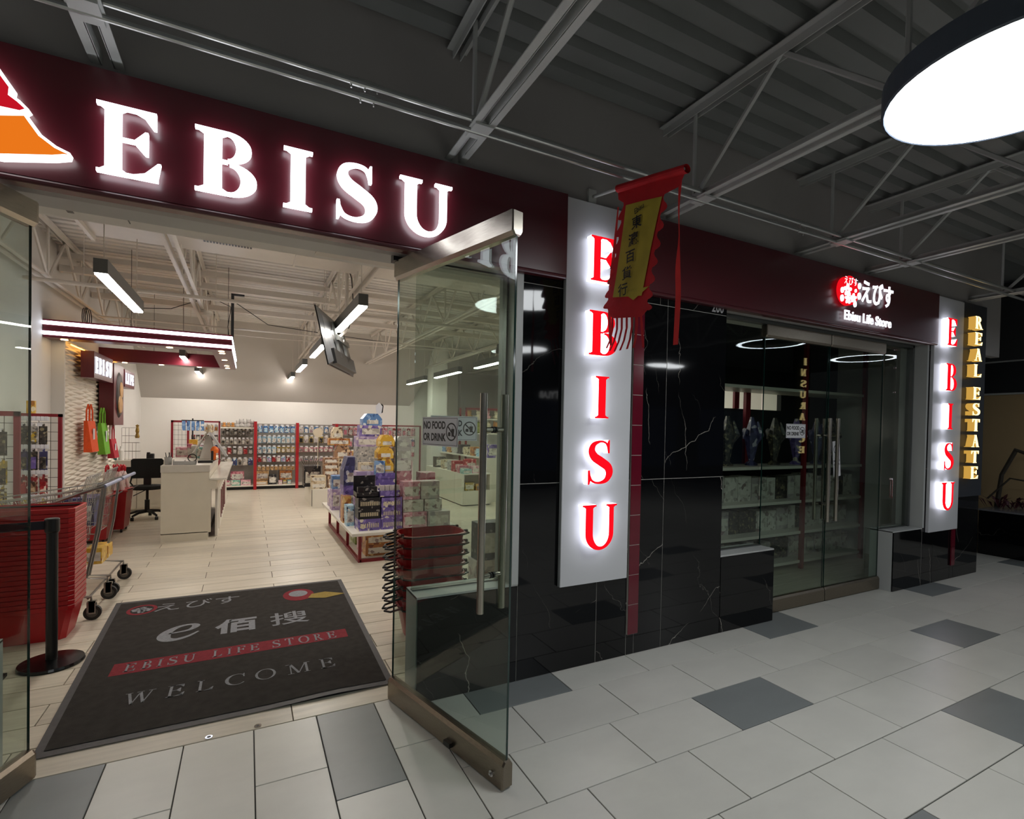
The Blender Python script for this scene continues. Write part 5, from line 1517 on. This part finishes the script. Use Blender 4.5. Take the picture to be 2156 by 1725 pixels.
boxsign('small maroon box sign with five lit white capitals on the wave wall', 5.75, 6.80, 2.13, 2.48, 'EBISU')
boxsign('small maroon box sign with four lit white capitals at the end of the wave wall', 7.65, 8.45, 2.13, 2.42, 'LIFE')
rb = thing('maroon_plaque', 'upright maroon box plaque with an oval tan relief between the small signs', 'sign', (-1.80, 7.22, 2.02))
b = MB(); b.box(-.18, 0, -.34, .34, -.52, .42); b.build('case', M_MAROON, rb)
b = MB(); b.loft([[(.001 + k * .02, .20 * (1 - .1 * k) * cos(2 * pi * j / 20), -.05 + .36 * (1 - .1 * k) * sin(2 * pi * j / 20)) for j in range(20)] for k in range(2)]); b.build('relief', mat('dark_relief', '#2b2220', .5, noise=.1), rb)
b = MB(); b.loft([[(.022 + k * .012, .03 + .10 * (1 - .1 * k) * cos(2 * pi * j / 20), .03 + .13 * (1 - .1 * k) * sin(2 * pi * j / 20)) for j in range(20)] for k in range(2)]); b.loft([[(.022 + k * .012, -.03 + .13 * (1 - .1 * k) * cos(2 * pi * j / 20), -.20 + .14 * (1 - .1 * k) * sin(2 * pi * j / 20)) for j in range(20)] for k in range(2)]); b.build('relief_field', mat('tan_relief', '#b58b56', .5, noise=.2, scale=12), rb)
# tote bags
def tote(label, y, z, w, h, col, x=-1.93):
    t = thing('tote_bag', label, 'bag', (x, y, z), 0)
    m = mat('felt_' + col.strip('#'), col, .8, noise=.08, scale=15, bump=.2)
    b = MB(); b.loft([[(0, -w / 2, -h), (.09, -w / 2 * .9, -h), (.09, w / 2 * .9, -h), (0, w / 2, -h)], [(0, -w / 2, 0), (.04, -w / 2, 0), (.04, w / 2, 0), (0, w / 2, 0)]]); b.build('body', m, t)
    for xx in (.005, .035):
        b = MB(); b.tube([(xx, -w * .22, -.02), (xx, -w * .20, .14), (xx, 0, .22), (xx, w * .20, .14), (xx, w * .22, -.02)], .010, 6); b.build('handle', m, t)
    b = MB(); b.box(.068, .072, -w * .12, w * .10, -h * .6, -h * .25); b.build('tag', M_PAPER, t)
    return t
tote('orange felt tote bag hanging on the wave wall', 6.05, 1.56, .38, .42, '#e0531c')
tote('green felt tote bag hanging beside the orange one', 6.75, 1.53, .34, .46, '#6fae2e')
rtote = tote('red tote bag with white top hanging farthest along the wave wall', 7.35, 1.28, .34, .30, '#b32636')
b = MB(); b.box(.01, .03, -.15, .15, .0, .34); b.build('bag_top', mat('pale_pink_cloth', '#d9c6c0', .8, noise=.08, scale=20), rtote)

# ------------------------------------------------------------ cabinets, till counter
cb = thing('wall_cabinet', 'white base cabinets with pale worktop at the back left corner', 'cabinet', (-2.09, 8.04, 0))
b = MB(); b.box(0, 1.15, .02, .55, .03, .65); b.box(0, .02, 0, .55, .0, .78); b.box(0, 1.15, .50, .55, .65, .78); b.build('body', M_WHITE, cb)
b = MB(); b.box(-.0, 1.17, -.02, .58, .78, .888); b.build('worktop', mat('pale_grey_laminate', '#c6c0b4', .4, noise=.05), cb)
for k in range(3):
    b = MB(); b.box(.03 + k * .375, .395 + k * .375, 0, .02, .06, .64); b.build('door', M_WHITE, cb)
b = MB(); b.box(0, 1.15, .05, .5, 0, .04); b.build('plinth', M_WHITE, cb)
b = MB(); b.box(.02, .5, .03, .5, .655, .775); b.build('open_bay_shade', M_DARK, cb)  # solid dark block stands in for the shade inside the bay
for lab, x, h_, r, col in (('green bottle on the corner worktop', -2.02, .13, .03, '#3d7070'), ('tall white bottle on the corner worktop', -1.93, .24, .04, '#dcdad4')):
    t = thing('bottle', lab, 'bottle', (x, 8.15, .888))
    b = MB(); b.lathe([(r, 0), (r, h_ * .7), (r * .5, h_ * .85), (r * .45, h_), (.004, h_)], 14); b.build('body', mat('bottle_' + col.strip('#'), col, .3, noise=.05), t)
wr_ = thing('wire_rack', 'chrome wire rack of trinkets on the corner worktop', 'rack', (-1.78, 8.25, .888))
b = MB()
for z in (.0, .15, .30, .42, .56): b.tube([(-.15, -.06, z), (.12 - z * .1, -.06, z), (.12 - z * .1, .06, z), (-.15, .06, z)], .003, 4, closed=True)
for x in (-.15, -.10, -.05, 0, .05): b.tube([(x, -.06, 0), (x, -.06, .56 if x < 0 else .3)], .003, 4)
b.build('wire', mat('chrome_wire', '#a8a6a2', .25, metal=.9, noise=.05), wr_)
fg = thing('gold_figurine', 'small dark and gold figurine on the wire rack at the corner', 'figurine', (-1.72, 8.25, 1.27))
b = MB(); b.lathe([(.03, 0), (.035, .03), (.02, .08), (.03, .12), (.018, .20), (.03, .22), (.002, .24)], 10); b.build('body', mat('old_gold', '#8d7236', .35, metal=.7, noise=.2, scale=20), fg)
ph = thing('desk_phone', 'black phone base standing on the worktop behind the chair', 'phone', (-1.52, 8.2, .888))
b = MB(); b.bbox(-.055, .055, -.04, .05, 0, .11, .01); b.bbox(-.05, .0, -.05, .0, .09, .135, .008); b.build('body', M_BLACK, ph)

tc_ = thing('till_counter', 'white till counter with maroon recess and marble side ledge', 'counter', (-.985, 5.15, 0))
b = MB(); b.box(0, .525, 0, 2.3, .0, .11); b.box(0, .56, 0, .03, .10, .68); b.box(0, .625, 0, 2.3, .68, .80); b.box(0, .54, 0, 2.3, .80, .91); b.box(0, .44, .03, 2.3, .11, .68); b.build('body', mat('cream_laminate', '#d3ccba', .35, noise=.03, scale=5), tc_)
b = MB(); b.box(-.005, .545, -.01, 2.3, .91, 1.0); b.build('worktop', mat('pale_grey_laminate', '#c6c0b4'), tc_)
b = MB(); b.box(.44, .445, .03, 2.28, .11, .68); b.box(.445, .56, .03, .032, .11, .68); b.build('recess', M_MAROON, tc_)
b = MB(); b.bbox(.545, .745, -.01, 3.3, .80, .825, .003); b.build('marble_ledge', mat('white_marble_ledge', '#ddd8cd', .15, noise=.10, scale=3.5, stretch=(3, .6, 1)), tc_)
b = MB(); b.box(.60, .63, .20, 3.3, .0, .68); b.box(.62, .64, .5, 3.3, .05, .62); b.build('side_panel', M_WHITE, tc_)
for k in range(5):
    b = MB(); b.box(.655, .665, .45 + k * .33, .47 + k * .33, .22, .62); b.build('maroon_fin', M_MAROON, tc_)

# goods on the counter
mon = thing('till_monitor', 'white till monitor on a tapered stand, seen from behind', 'monitor', (-.55, 6.4, .999))
b = MB(); b.loft([[(-.10, -.08, 0), (.12, -.08, 0), (.12, .08, 0), (-.10, .08, 0)], [(-.01, -.04, .36), (.05, -.04, .36), (.05, .04, .36), (-.01, .04, .36)]]); b.build('stand', mat('off_white_plastic', '#c9c5bb', .4, noise=.03), mon)
b = MB(); b.add([(.02, -.16, .42), (.05, -.14, .42), (.28, -.14, .05), (.25, -.16, .05), (.02, .16, .42), (.05, .14, .42), (.28, .14, .05), (.25, .16, .05)], [(0, 1, 2, 3), (4, 7, 6, 5), (0, 4, 5, 1), (1, 5, 6, 2), (2, 6, 7, 3), (3, 7, 4, 0)]); b.build('customer_display', mat('grey_bezel', '#8b8a86', .3, noise=.05), mon)
b = MB(); b.add([(-.02, -.16, .40), (.01, -.14, .42), (-.16, -.14, .12), (-.19, -.16, .10), (-.02, .16, .40), (.01, .14, .42), (-.16, .14, .12), (-.19, .16, .10)], [(0, 1, 2, 3), (4, 7, 6, 5), (0, 4, 5, 1), (1, 5, 6, 2), (2, 6, 7, 3), (3, 7, 4, 0)]); b.build('screen_back', mat('off_white_plastic', '#c9c5bb'), mon)
for lab, x, y, w_, d_, h_, pk in (('pale cream carton on the till counter, leftmost', -.93, 7.1, .19, .15, .16, 'pink'), ('hot pink folder box on the till counter', -.82, 6.9, .07, .12, .22, 'rose'), ('white card box between the pink and teal ones', -.74, 6.8, .10, .10, .2, 'white'), ('teal box standing left of the till monitor', -.66, 6.7, .10, .12, .18, 'teal'), ('yellow note block by the till monitor', -.80, 7.25, .12, .1, .28, 'yellow')):
    carton('carton', lab, 'box', x, y, .999, w_, d_, h_, pk)
softtoy('cream soft toy perched on top of the till monitor', -.52, 6.4, 1.40, .55, 'cream')
sl_ = thing('card_terminal', 'black card terminal with a lead lying on the counter', 'terminal', (-.52, 5.6, .999))
b = MB(); b.bbox(-.09, .09, -.04, .04, 0, .035, .006); b.tube([(.09, 0, .02), (.16, .05, .06), (.19, .1, .02)], .004, 5); b.build('body', M_BLACK, sl_)
ps = thing('phone_stand', 'black upright holder beside the till monitor', 'stand', (-.46, 6.0, .999))
b = MB(); b.box(-.015, .015, -.02, .02, 0, .15); b.box(-.03, .03, -.03, .03, 0, .01); b.build('body', M_BLACK, ps)
po = thing('orange_toy', 'bright orange toy on the counter right of the monitor', 'toy', (-.44, 6.2, 1.10))
b = MB(); b.lathe([(.01, 0), (.05, .01), (.055, .06), (.03, .10), (.004, .11)], 12); b.box(-.02, .02, -.02, .02, -.1, 0); b.build('body', mat('bright_orange', '#dc6a1e', .5, noise=.08), po)
cups = thing('pen_pot', 'clear pot of dark pens at the left end of the counter', 'pot', (-.93, 5.35, .999))
b = MB(); b.lathe([(.04, 0), (.045, .10), (.041, .10), (.037, .004)], 14); b.build('pot', mat('clear_plastic_grey', '#a7a6a2', .15, noise=.03), cups)
b = MB()
for k in range(7): b.tube([(.015 * cos(k), .015 * sin(k), .01), (.04 * cos(k * 1.3), .04 * sin(k * 1.3), .16)], .004, 5)
b.build('pens', M_BLACK, cups)
od = thing('acrylic_organiser', 'low clear organiser with white cards on the counter front', 'organiser', (-.74, 5.3, .999))
b = MB(); b.box(-.13, .13, -.05, -.045, 0, .05); b.box(-.13, -.125, -.05, .08, 0, .07); b.box(0, .004, -.05, .08, 0, .06); b.box(.125, .13, -.05, .08, 0, .05); b.box(-.13, .13, -.05, .08, 0, .005); b.build('case', mat('clear_plastic_grey', '#a7a6a2'), od)
b = MB(); b.box(-.12, -.01, -.03, .06, .005, .045); b.build('cards', M_PAPER, od)
hp = thing('earphones', 'black earphones lying on the organiser', 'earphones', (-.66, 5.36, 1.05))
b = MB(); b.tube([(.05 * cos(a * pi / 8), .01, .035 + .05 * sin(a * pi / 8)) for a in range(16)], .007, 6, closed=True); b.build('band', M_BLACK, hp)
st2 = thing('sunglasses_stand', 'black table stand of small goods behind the counter', 'stand', (-.92, 8.6, .888))
b = MB(); b.tube([(0, 0, 0), (0, 0, .75)], .012, 8); b.box(-.18, .18, -.01, .01, .70, .72); b.build('stand', M_BLACK, st2)
b = MB()
for k in range(5): b.box(-.17 + k * .075, -.115 + k * .075, -.02, .02, .52, .70)
b.build('hanging_goods', PM['blue'], st2)

# office chair
oc = thing('office_chair', 'black swivel chair behind the till counter', 'chair', (-1.43, 7.27, 0))
M_FAB = mat('black_fabric', '#121415', .85, noise=.1, scale=30, bump=.2)
b = MB(); b.loft([[(-.21 * k, y, .65 + .02 * (1 - k)) for k in (1,)] + [(.21 * k_, y, .65) for k_ in (1,)] + [(.215, y, .94), (.19, y, .965), (-.19, y, .965), (-.215, y, .94)] for y in (-.03, .03)]); b.build('backrest', M_FAB, oc)
b = MB(); b.lathe([(.05, .47), (.22, .475), (.24, .50), (.23, .53), (.1, .54)], 20); b.build('seat', M_FAB, oc)
b = MB(); b.tube([(-.2, 0, .70), (-.23, .03, .58), (-.18, .06, .50), (-.05, .05, .48)], .012, 7); b.box(-.05, .05, -.01, .03, .50, .66); b.build('back_bracket', M_BLACK, oc)
b = MB(); b.cyl(0, 0, .10, .30, .035, 12); b.cyl(0, 0, .30, .47, .02, 10); b.build('gas_lift', M_BLACK, oc)
b = MB(); b.tube([(-.02, -.05, .46), (-.17, -.1, .38)], .007, 6); b.build('lever', M_BLACK, oc)
for k in range(5):
    a = 2 * pi * k / 5 + .3
    b = MB(); b.tube([(0, 0, .12), (.15 * cos(a), .15 * sin(a), .11), (.27 * cos(a), .27 * sin(a), .07)], [.03, .022, .016], 7); l_ = b.build('foot', M_BLACK, oc)
    b = MB(); b.tube([(.27 * cos(a) - .02, .27 * sin(a), .028), (.27 * cos(a) + .02, .27 * sin(a), .028)], .028, 12); b.build('castor', M_BLACK, l_)

# ------------------------------------------------------------ umbrella bins
def bin_(label, x, y, rz):
    t = thing('rolling_basket', label, 'basket', (x, y, 0), rz)
    m = mat('red_plastic', '#96141c', .38, noise=.06, scale=14)
    b = MB(); b.loft([[(-.13, -.18, .05), (.13, -.18, .05), (.13, .18, .05), (-.13, .18, .05)], [(-.17, -.23, .58), (.17, -.23, .58), (.17, .23, .58), (-.17, .23, .58)]]); b.build('body', m, t)
    b = MB(); b.box(-.185, .185, -.245, .245, .575, .60); b.build('rim', m, t)
    b = MB()
    for x_, y_ in ((-.1, -.15), (.1, -.15), (.1, .15), (-.1, .15)): b.tube([(x_ - .012, y_, .025), (x_ + .012, y_, .025)], .025, 10)
    b.build('wheels', M_BLACK, t)
    b = MB(); b.tube([(.17, -.2, .60), (.23, -.2, .62), (.23, .2, .62), (.17, .2, .60)], .008, 6); b.build('handle', M_BLACK, t)
    return t
bin_('far red rolling basket full of red handled umbrellas', -1.66, 6.25, .0)
bin_('near red rolling basket with a carton in it', -1.72, 5.55, .0)
b = MB(); b.box(-.12, .12, -.15, .15, .60, .72); o = b.build('carton', PM['cream'], loc=(-1.72, 5.55, 0)); tag(o, 'pale carton sticking out of the near red rolling basket', 'box')
um = MB(); um.lathe([(.004, -.2), (.02, 0), (.026, .20), (.012, .27)], 8); um.m(1); um.tube([(0, 0, .26), (0, 0, .32), (.02, 0, .345), (.04, 0, .32)], .013, 7)
umd = um.data('umbrella', [mat('clear_pink_film', '#d9c4c0', .25, noise=.1, scale=20), mat('red_umbrella_handle', '#c21e2c', .35, noise=.05)], smooth=True)
random.seed(5)
for i in range(14):
    o = place('umbrella', umd, (-1.66 + random.uniform(-.12, .13), 6.25 + random.uniform(-.18, .18), .60), rot=(random.uniform(-.15, .15), random.uniform(-.2, .2), random.uniform(0, 6)))
    tag(o, 'clear umbrella with a red hooked handle standing in the far rolling basket', 'umbrella', 'red handled clear umbrellas in the rolling basket')

# ------------------------------------------------------------ shopping carts
M_CHW = mat('chrome_wire', '#a8a6a2', .25, metal=.9, noise=.05)
M_CARTF = mat('dull_chrome_tube', '#8f8d88', .3, metal=.9, noise=.08, scale=10)
def cart(label, x, y):
    """cart pushed towards -x; handle at +x"""
    t = thing('shopping_cart', label, 'cart', (x, y, 0))
    b = MB()
    L_, w_ = .85, .27
    top = [(-.05, -w_, .98), (-L_, -w_ * .8, .86), (-L_, w_ * .8, .86), (-.05, w_, .98)]
    bot = [(-.10, -w_ * .8, .55), (-L_ * .85, -w_ * .65, .62), (-L_ * .85, w_ * .65, .62), (-.10, w_ * .8, .55)]
    b.tube(top, .006, 6, closed=True); b.tube(bot, .005, 6, closed=True)
    for s_ in range(4):
        a, c = Vector(top[s_]), Vector(top[(s_ + 1) % 4]); d, e = Vector(bot[s_]), Vector(bot[(s_ + 1) % 4])
        n = 14 if s_ % 2 == 0 else 8
        for k in range(n + 1): b.tube([a.lerp(c, k / n), d.lerp(e, k / n)], .0022, 4)
        for k in (1, 2, 3): b.tube([a.lerp(d, k / 4), c.lerp(e, k / 4)], .0025, 4)
    for k in range(8): b.tube([Vector(bot[0]).lerp(Vector(bot[1]), k / 7), Vector(bot[3]).lerp(Vector(bot[2]), k / 7)], .0022, 4)
    b.build('wire_basket', M_CHW, t)
    b = MB()
    for s_ in (-1, 1):
        b.tube([(-.22, s_ * w_, .93), (-.05, s_ * (w_ + .01), 1.0), (.10, s_ * (w_ + .01), 1.05)], .011, 8)
        b.tube([(-.02, s_ * w_, 1.0), (-.06, s_ * w_, .60), (-.13, s_ * w_, .20), (.02, s_ * w_, .18), (.02, s_ * w_, .135)], .011, 8)
        b.tube([(-.13, s_ * w_, .20), (-.72, s_ * w_ * .7, .22)], .010, 8)
        b.box(-.005, .045, s_ * w_ - .02, s_ * w_ + .02, .06, .145)
    b.tube([(.0, -w_, .17), (.0, w_, .17)], .009, 6)
    b.build('frame', M_CARTF, t)
    b = MB(); b.tube([(.10, -w_ - .01, 1.05), (.10, w_ + .01, 1.05)], .015, 10); b.build('handle_bar', mat('grey_blue_grip', '#8a8fa6', .4, noise=.05), t)
    b = MB()     # child-seat flap
    for k in range(9): b.tube([(-.06, -w_ * .8 + k * w_ * .2, .98), (-.02, -w_ * .8 + k * w_ * .2, 1.12)], .003, 4)
    b.tube([(-.02, -w_ * .82, 1.12), (-.02, w_ * .82, 1.12)], .004, 5); b.tube([(-.05, -w_ * .82, 1.02), (-.05, w_ * .82, 1.02)], .004, 5); b.build('seat_flap', M_CHW, t)
    for s_ in (-1, 1):
        for xx, yy in ((.03, s_ * w_), (-.70, s_ * w_ * .62)):
            b = MB(); b.tube([(xx, yy - .014, .058), (xx, yy + .014, .058)], .058, 20); b.m(1); b.tube([(xx, yy - .016, .058), (xx, yy + .016, .058)], .036, 16)
            wl_ = b.build('wheel', [mat('dark_rubber', '#232322', .6, noise=.1), mat('grey_hub', '#55534e', .4, noise=.1)], t)
            b = MB(); b.box(xx - .022, xx + .022, yy - .020, yy - .017, .05, .15); b.box(xx - .022, xx + .022, yy + .017, yy + .020, .05, .15); b.box(xx - .022, xx + .022, yy - .02, yy + .02, .135, .15); b.build('fork', M_CARTF, wl_)
    return t
cart('wire shopping cart behind the tall stack of red baskets', -1.10, 2.56)
cart('wire shopping cart farther in, its blue grip towards the counter', -1.10, 3.20)
carton('carton', 'yellow and blue snack carton on the lower rack of the far cart', 'box', -1.24, 3.45, .25, .12, .2, .12, 'yellow')
carton('carton', 'yellow snack carton under the yellow and blue one on the cart', 'box', -1.24, 3.22, .25, .12, .2, .15, 'yellow')
carton('carton', 'navy pack inside the farther shopping cart', 'box', -1.35, 3.20, .62, .25, .3, .25, 'navy')

# ------------------------------------------------------------ red baskets
M_RP = mat('red_basket_plastic', '#a80f19', .33, noise=.06, scale=12)
M_RPD = mat('black_basket_handle', '#151213', .35, noise=.05)
def rbasket_rect():
    t = thing('shopping_basket', 'x', 'basket', (0, 0, 0))
    b = MB(); hx, hy = .27, .175
    def ring(z, k, o=0): 
        X, Y, c = hx * k + o, hy * k + o, .03
        return [(-X + c, -Y, z), (X - c, -Y, z), (X, -Y + c, z), (X, Y - c, z), (X - c, Y, z), (-X + c, Y, z), (-X, Y - c, z), (-X, -Y + c, z)]
    b.loft([ring(0, .80), ring(.216, .965)], cap=False)
    b.loft([ring(.216, .975), ring(.219, .99, .004), ring(.247, .99, .007), ring(.250, .99, .005), ring(.250, .965)], cap=False)
    b.loft([ring(.250, .965), ring(.02, .80, -.004)], cap=False); b.add(ring(.0, .80), [tuple(range(7, -1, -1))]); b.add(ring(.02, .80, -.004), [tuple(range(8))])
    b.build('body', M_RP, t)
    b = MB()
    for s_ in (-1, 1):
        b.tube([(-hx * .9, s_ * hy * .78, .236), (hx * .9, s_ * hy * .78, .236)], .007, 6)
    b.build('handle', M_RPD, t)
    return t
proto = rbasket_rect(); proto.location = (-1.365, 2.055, 0.0)
proto['label'] = 'bottom red basket of the tall stack behind the black post, its sides bare'
NB = 21
for k in range(1, NB):
    if k == NB - 1:
        dup(proto, (-1.365, 2.055, .0345 * k), 0, 'topmost rectangular red basket of the tall stack on the left')
    else:
        dup(proto, (-1.365, 2.055, .0345 * k), 0, 'red basket nested in the middle of the tall stack on the left', 'nested red baskets of the tall left stack')
proto2 = dup(proto, (-2.0, 2.055, 0), 0, 'bottom red basket of the second tall stack, mostly behind the left door')
for k in range(1, NB):
    dup(proto, (-1.99, 2.055, .0345 * k), 0, 'red basket of the second tall stack, behind the left door glass', 'red baskets of the second tall left stack')
def rbasket_round():
    t = thing('shopping_basket', 'x', 'basket', (0, 0, 0)); n = 28
    def ring(z, k, o=0, w=None):
        r = []
        for i in range(n):
            a = 2 * pi * i / n; e = .55
            cx = math.copysign(abs(cos(a)) ** e, cos(a)); sy = math.copysign(abs(sin(a)) ** e, sin(a))
            r.append(((.255 * k + o) * cx, (.18 * k + o) * sy, z))
        return r
    b = MB(); b.loft([ring(0, .76), ring(.22, .94)], cap=False); b.loft([ring(.22, .94), ring(.225, .98, .006), ring(.238, .98, .008), ring(.24, .95)], cap=False); b.loft([ring(.24, .95), ring(.02, .75)], cap=False)
    b.add(ring(0, .76), [tuple(range(n - 1, -1, -1))]); b.add(ring(.02, .75), [tuple(range(n))])
    b.build('body', M_RP, t, smooth=False)
    for s_ in (-1, 1):
        b = MB(); b.tube([(-.255, s_ * .04, .236), (-.252, s_ * .150, .236), (-.20, s_ * .184, .234), (.20, s_ * .184, .234), (.252, s_ * .150, .236), (.255, s_ * .04, .236)], .0065, 6); b.build('handle', M_RPD, t)
    b = MB()
    for s_ in (-1, 1): b.tube([(-.25, s_ * .09, .235), (-.325, s_ * .085, .222), (-.355, s_ * .03, .216), (-.325, s_ * .0, .222), (-.25, s_ * .0, .235)], .008, 6)
    b.build('end_loop', M_RPD, t)
    b = MB()
    for x_ in (-.25, .25):
        b.tube([(x_ - .01, -.10, .24), (x_ + .01, -.10, .24)], .014, 8); b.tube([(x_ - .01, .10, .24), (x_ + .01, .10, .24)], .014, 8)
    b.build('pivot', M_RPD, t)
    return t
pr_ = rbasket_round(); pr_.location = (1.26, .98, 0.0); pr_['label'] = 'lowest red basket of the stack behind the open glass door'
for k in range(1, 8):
    dup(pr_, (1.26, .98, .076 * k), 0, 'topmost oval red basket behind the open glass door' if k == 7 else 'red basket with black handles nested in the stack behind the glass door', None if k == 7 else 'nested red baskets behind the glass door')
# black cartons and pale box beyond the basket stack
carton('carton', 'black printed carton by the wall behind the red basket stack', 'box', 2.02, 1.55, .36, .30, .16, .34, 'black')
carton('carton', 'pale box under the black carton near the fixed pane', 'box', 2.02, 1.55, 0, .34, .2, .359, 'grey')

# stanchion
sc_ = thing('barrier_post', 'black belt barrier post on a round base by the left door', 'post', (-1.105, 1.47, 0))
b = MB(); b.lathe([(.165, 0), (.17, .008), (.165, .022), (.06, .034), (.035, .036)], 40); b.build('base', mat('black_post_base', '#0b0b0c', .22, noise=.04), sc_)
b = MB(); b.cyl(0, 0, .034, .865, .030, 24); b.build('tube', M_BLACK, sc_)
b = MB(); b.lathe([(.034, .85), (.038, .86), (.038, .935), (.034, .94), (.002, .94)], 24); b.build('head', M_BLACK, sc_)
b = MB(); b.box(-.9, -.035, -.002, .002, .872, .925, M=Matrix.Rotation(RAD(12), 4, 'Z')); b.build('belt', mat('dark_belt', '#26232c', .8, noise=.1), sc_)
gd_ = thing('goods_tray', 'low wire tray of white rolls beside the barrier post base', 'tray', (-1.42, 1.28, 0))
b = MB(); b.box(-.16, .13, -.10, .10, .0, .02); b.build('tray', M_BLACK, gd_)
b = MB()
for k in range(4): b.tube([(-.13, -.07 + k * .045, .045), (.10, -.07 + k * .045, .045)], .020, 8)
b.build('rolls', mat('white_rolls', '#d8d2c4', .6, noise=.05), gd_)

# ------------------------------------------------------------ shelving behind the far doors
sw = thing('window_shelving', 'white shelves on dark red posts behind the dark far doors', 'shelf', (3.4, .95, 0))
b = MB()
for z in (.10, .44, .80, 1.20, 2.08): b.box(0, 3.6, 0, .42, z - .032, z)
b.build('shelf_board', M_WHITE, sw)
b = MB()
for x in (.95, 2.35, 3.55): b.box(x - .022, x + .022, -.02, .02, 0, 3.0)
b.box(1.85, 1.93, .40, .44, 1.2, 2.1)
b.build('post', M_RED, sw)
random.seed(11)
cat_l = [('white', 'white printed'), ('grey', 'grey printed'), ('white', 'pale'), ('dkmix', 'dark'), ('grey', 'greyish window')]
for si, (z, h_, nm) in enumerate(((.10, .24, 'lowest'), (.44, .27, 'second'), (.80, .31, 'third'))):
    x = 3.46
    i = 0
    while x < 6.9:
        w_ = random.choice((.13, .16, .19, .22)); pk, wd = random.choice(cat_l)
        if abs(x - 4.35) > .02:
            carton('figure_box', '%s figure box on the %s shelf behind the far doors' % (wd, nm), 'box', x + w_ / 2, 1.20, z, w_ - .008, .16, h_ * random.uniform(.8, 1.0), pk, group='%s boxes on the %s shelf behind the far doors' % (wd, nm), lid=PM['white' if wd != 'dark' else 'dkmix'])
        x += w_; i += 1
for i, (x, pk, wd) in enumerate(((3.7, 'redmix', 'reddish'), (3.95, 'ylwmix', 'olive yellow'), (4.2, 'ylwmix', 'mustard'), (4.7, 'dkmix', 'dark'), (5.1, 'navy', 'bluish black'), (5.5, 'dkmix', 'blackish'), (5.9, 'purple', 'dark violet'), (6.3, 'navy', 'deep blue'), (6.6, 'dkmix', 'brownish'))):
    t = thing('figure_stand', '%s figure cluster on the wide upper shelf behind the far doors' % wd, 'figure', (x, 1.15, 1.20))
    b = MB(); b.lathe([(.07, 0), (.07, .02), (.03, .05), (.06, .2), (.09, .34), (.05, .45), (.02, .55)], 7); b.tube([(0, 0, .2), (.12, -.03, .35), (.1, 0, .5)], [.03, .04, .01], 5); b.tube([(0, 0, .25), (-.1, .02, .4), (-.13, 0, .3)], [.03, .03, .01], 5); b.build('figure', PM[pk], t)
bk = struct('wall_light_screen')
b = MB(); b.box(3.2, 7.3, 1.50, 1.56, 0, 1.86); b.box(3.2, 7.3, 1.50, 1.56, 2.12, 3.72); b.box(3.2, 3.26, .24, 1.56, 0, 3.72); b.box(6.1, 7.3, 1.5, 1.56, 1.86, 2.12); b.build('back_and_light_screen', mat('dark_back_panel', '#1a1b1c', .7, noise=.08, scale=3), bk)  # back panel plus an added unseen side panel, keeping store light off the shelves
b = MB()
for x in (4.2, 5.2): b.box(x, x + .08, 1.47, 1.50, 1.86, 2.12)
b.build('red_batten', M_RED, bk)
for x, pk, wd in ((3.5, 'dkmix', 'dark brown'), (4.4, 'ylwmix', 'dark yellow'), (4.75, 'green', 'dim green')):
    b = MB(); b.box(-.07, .07, 0, .02, -.38, .38); o = b.build('hanging_poster', PM[pk], loc=(x, 1.47, 2.52)); tag(o, '%s tall print hanging high behind the far doors' % wd, 'poster')
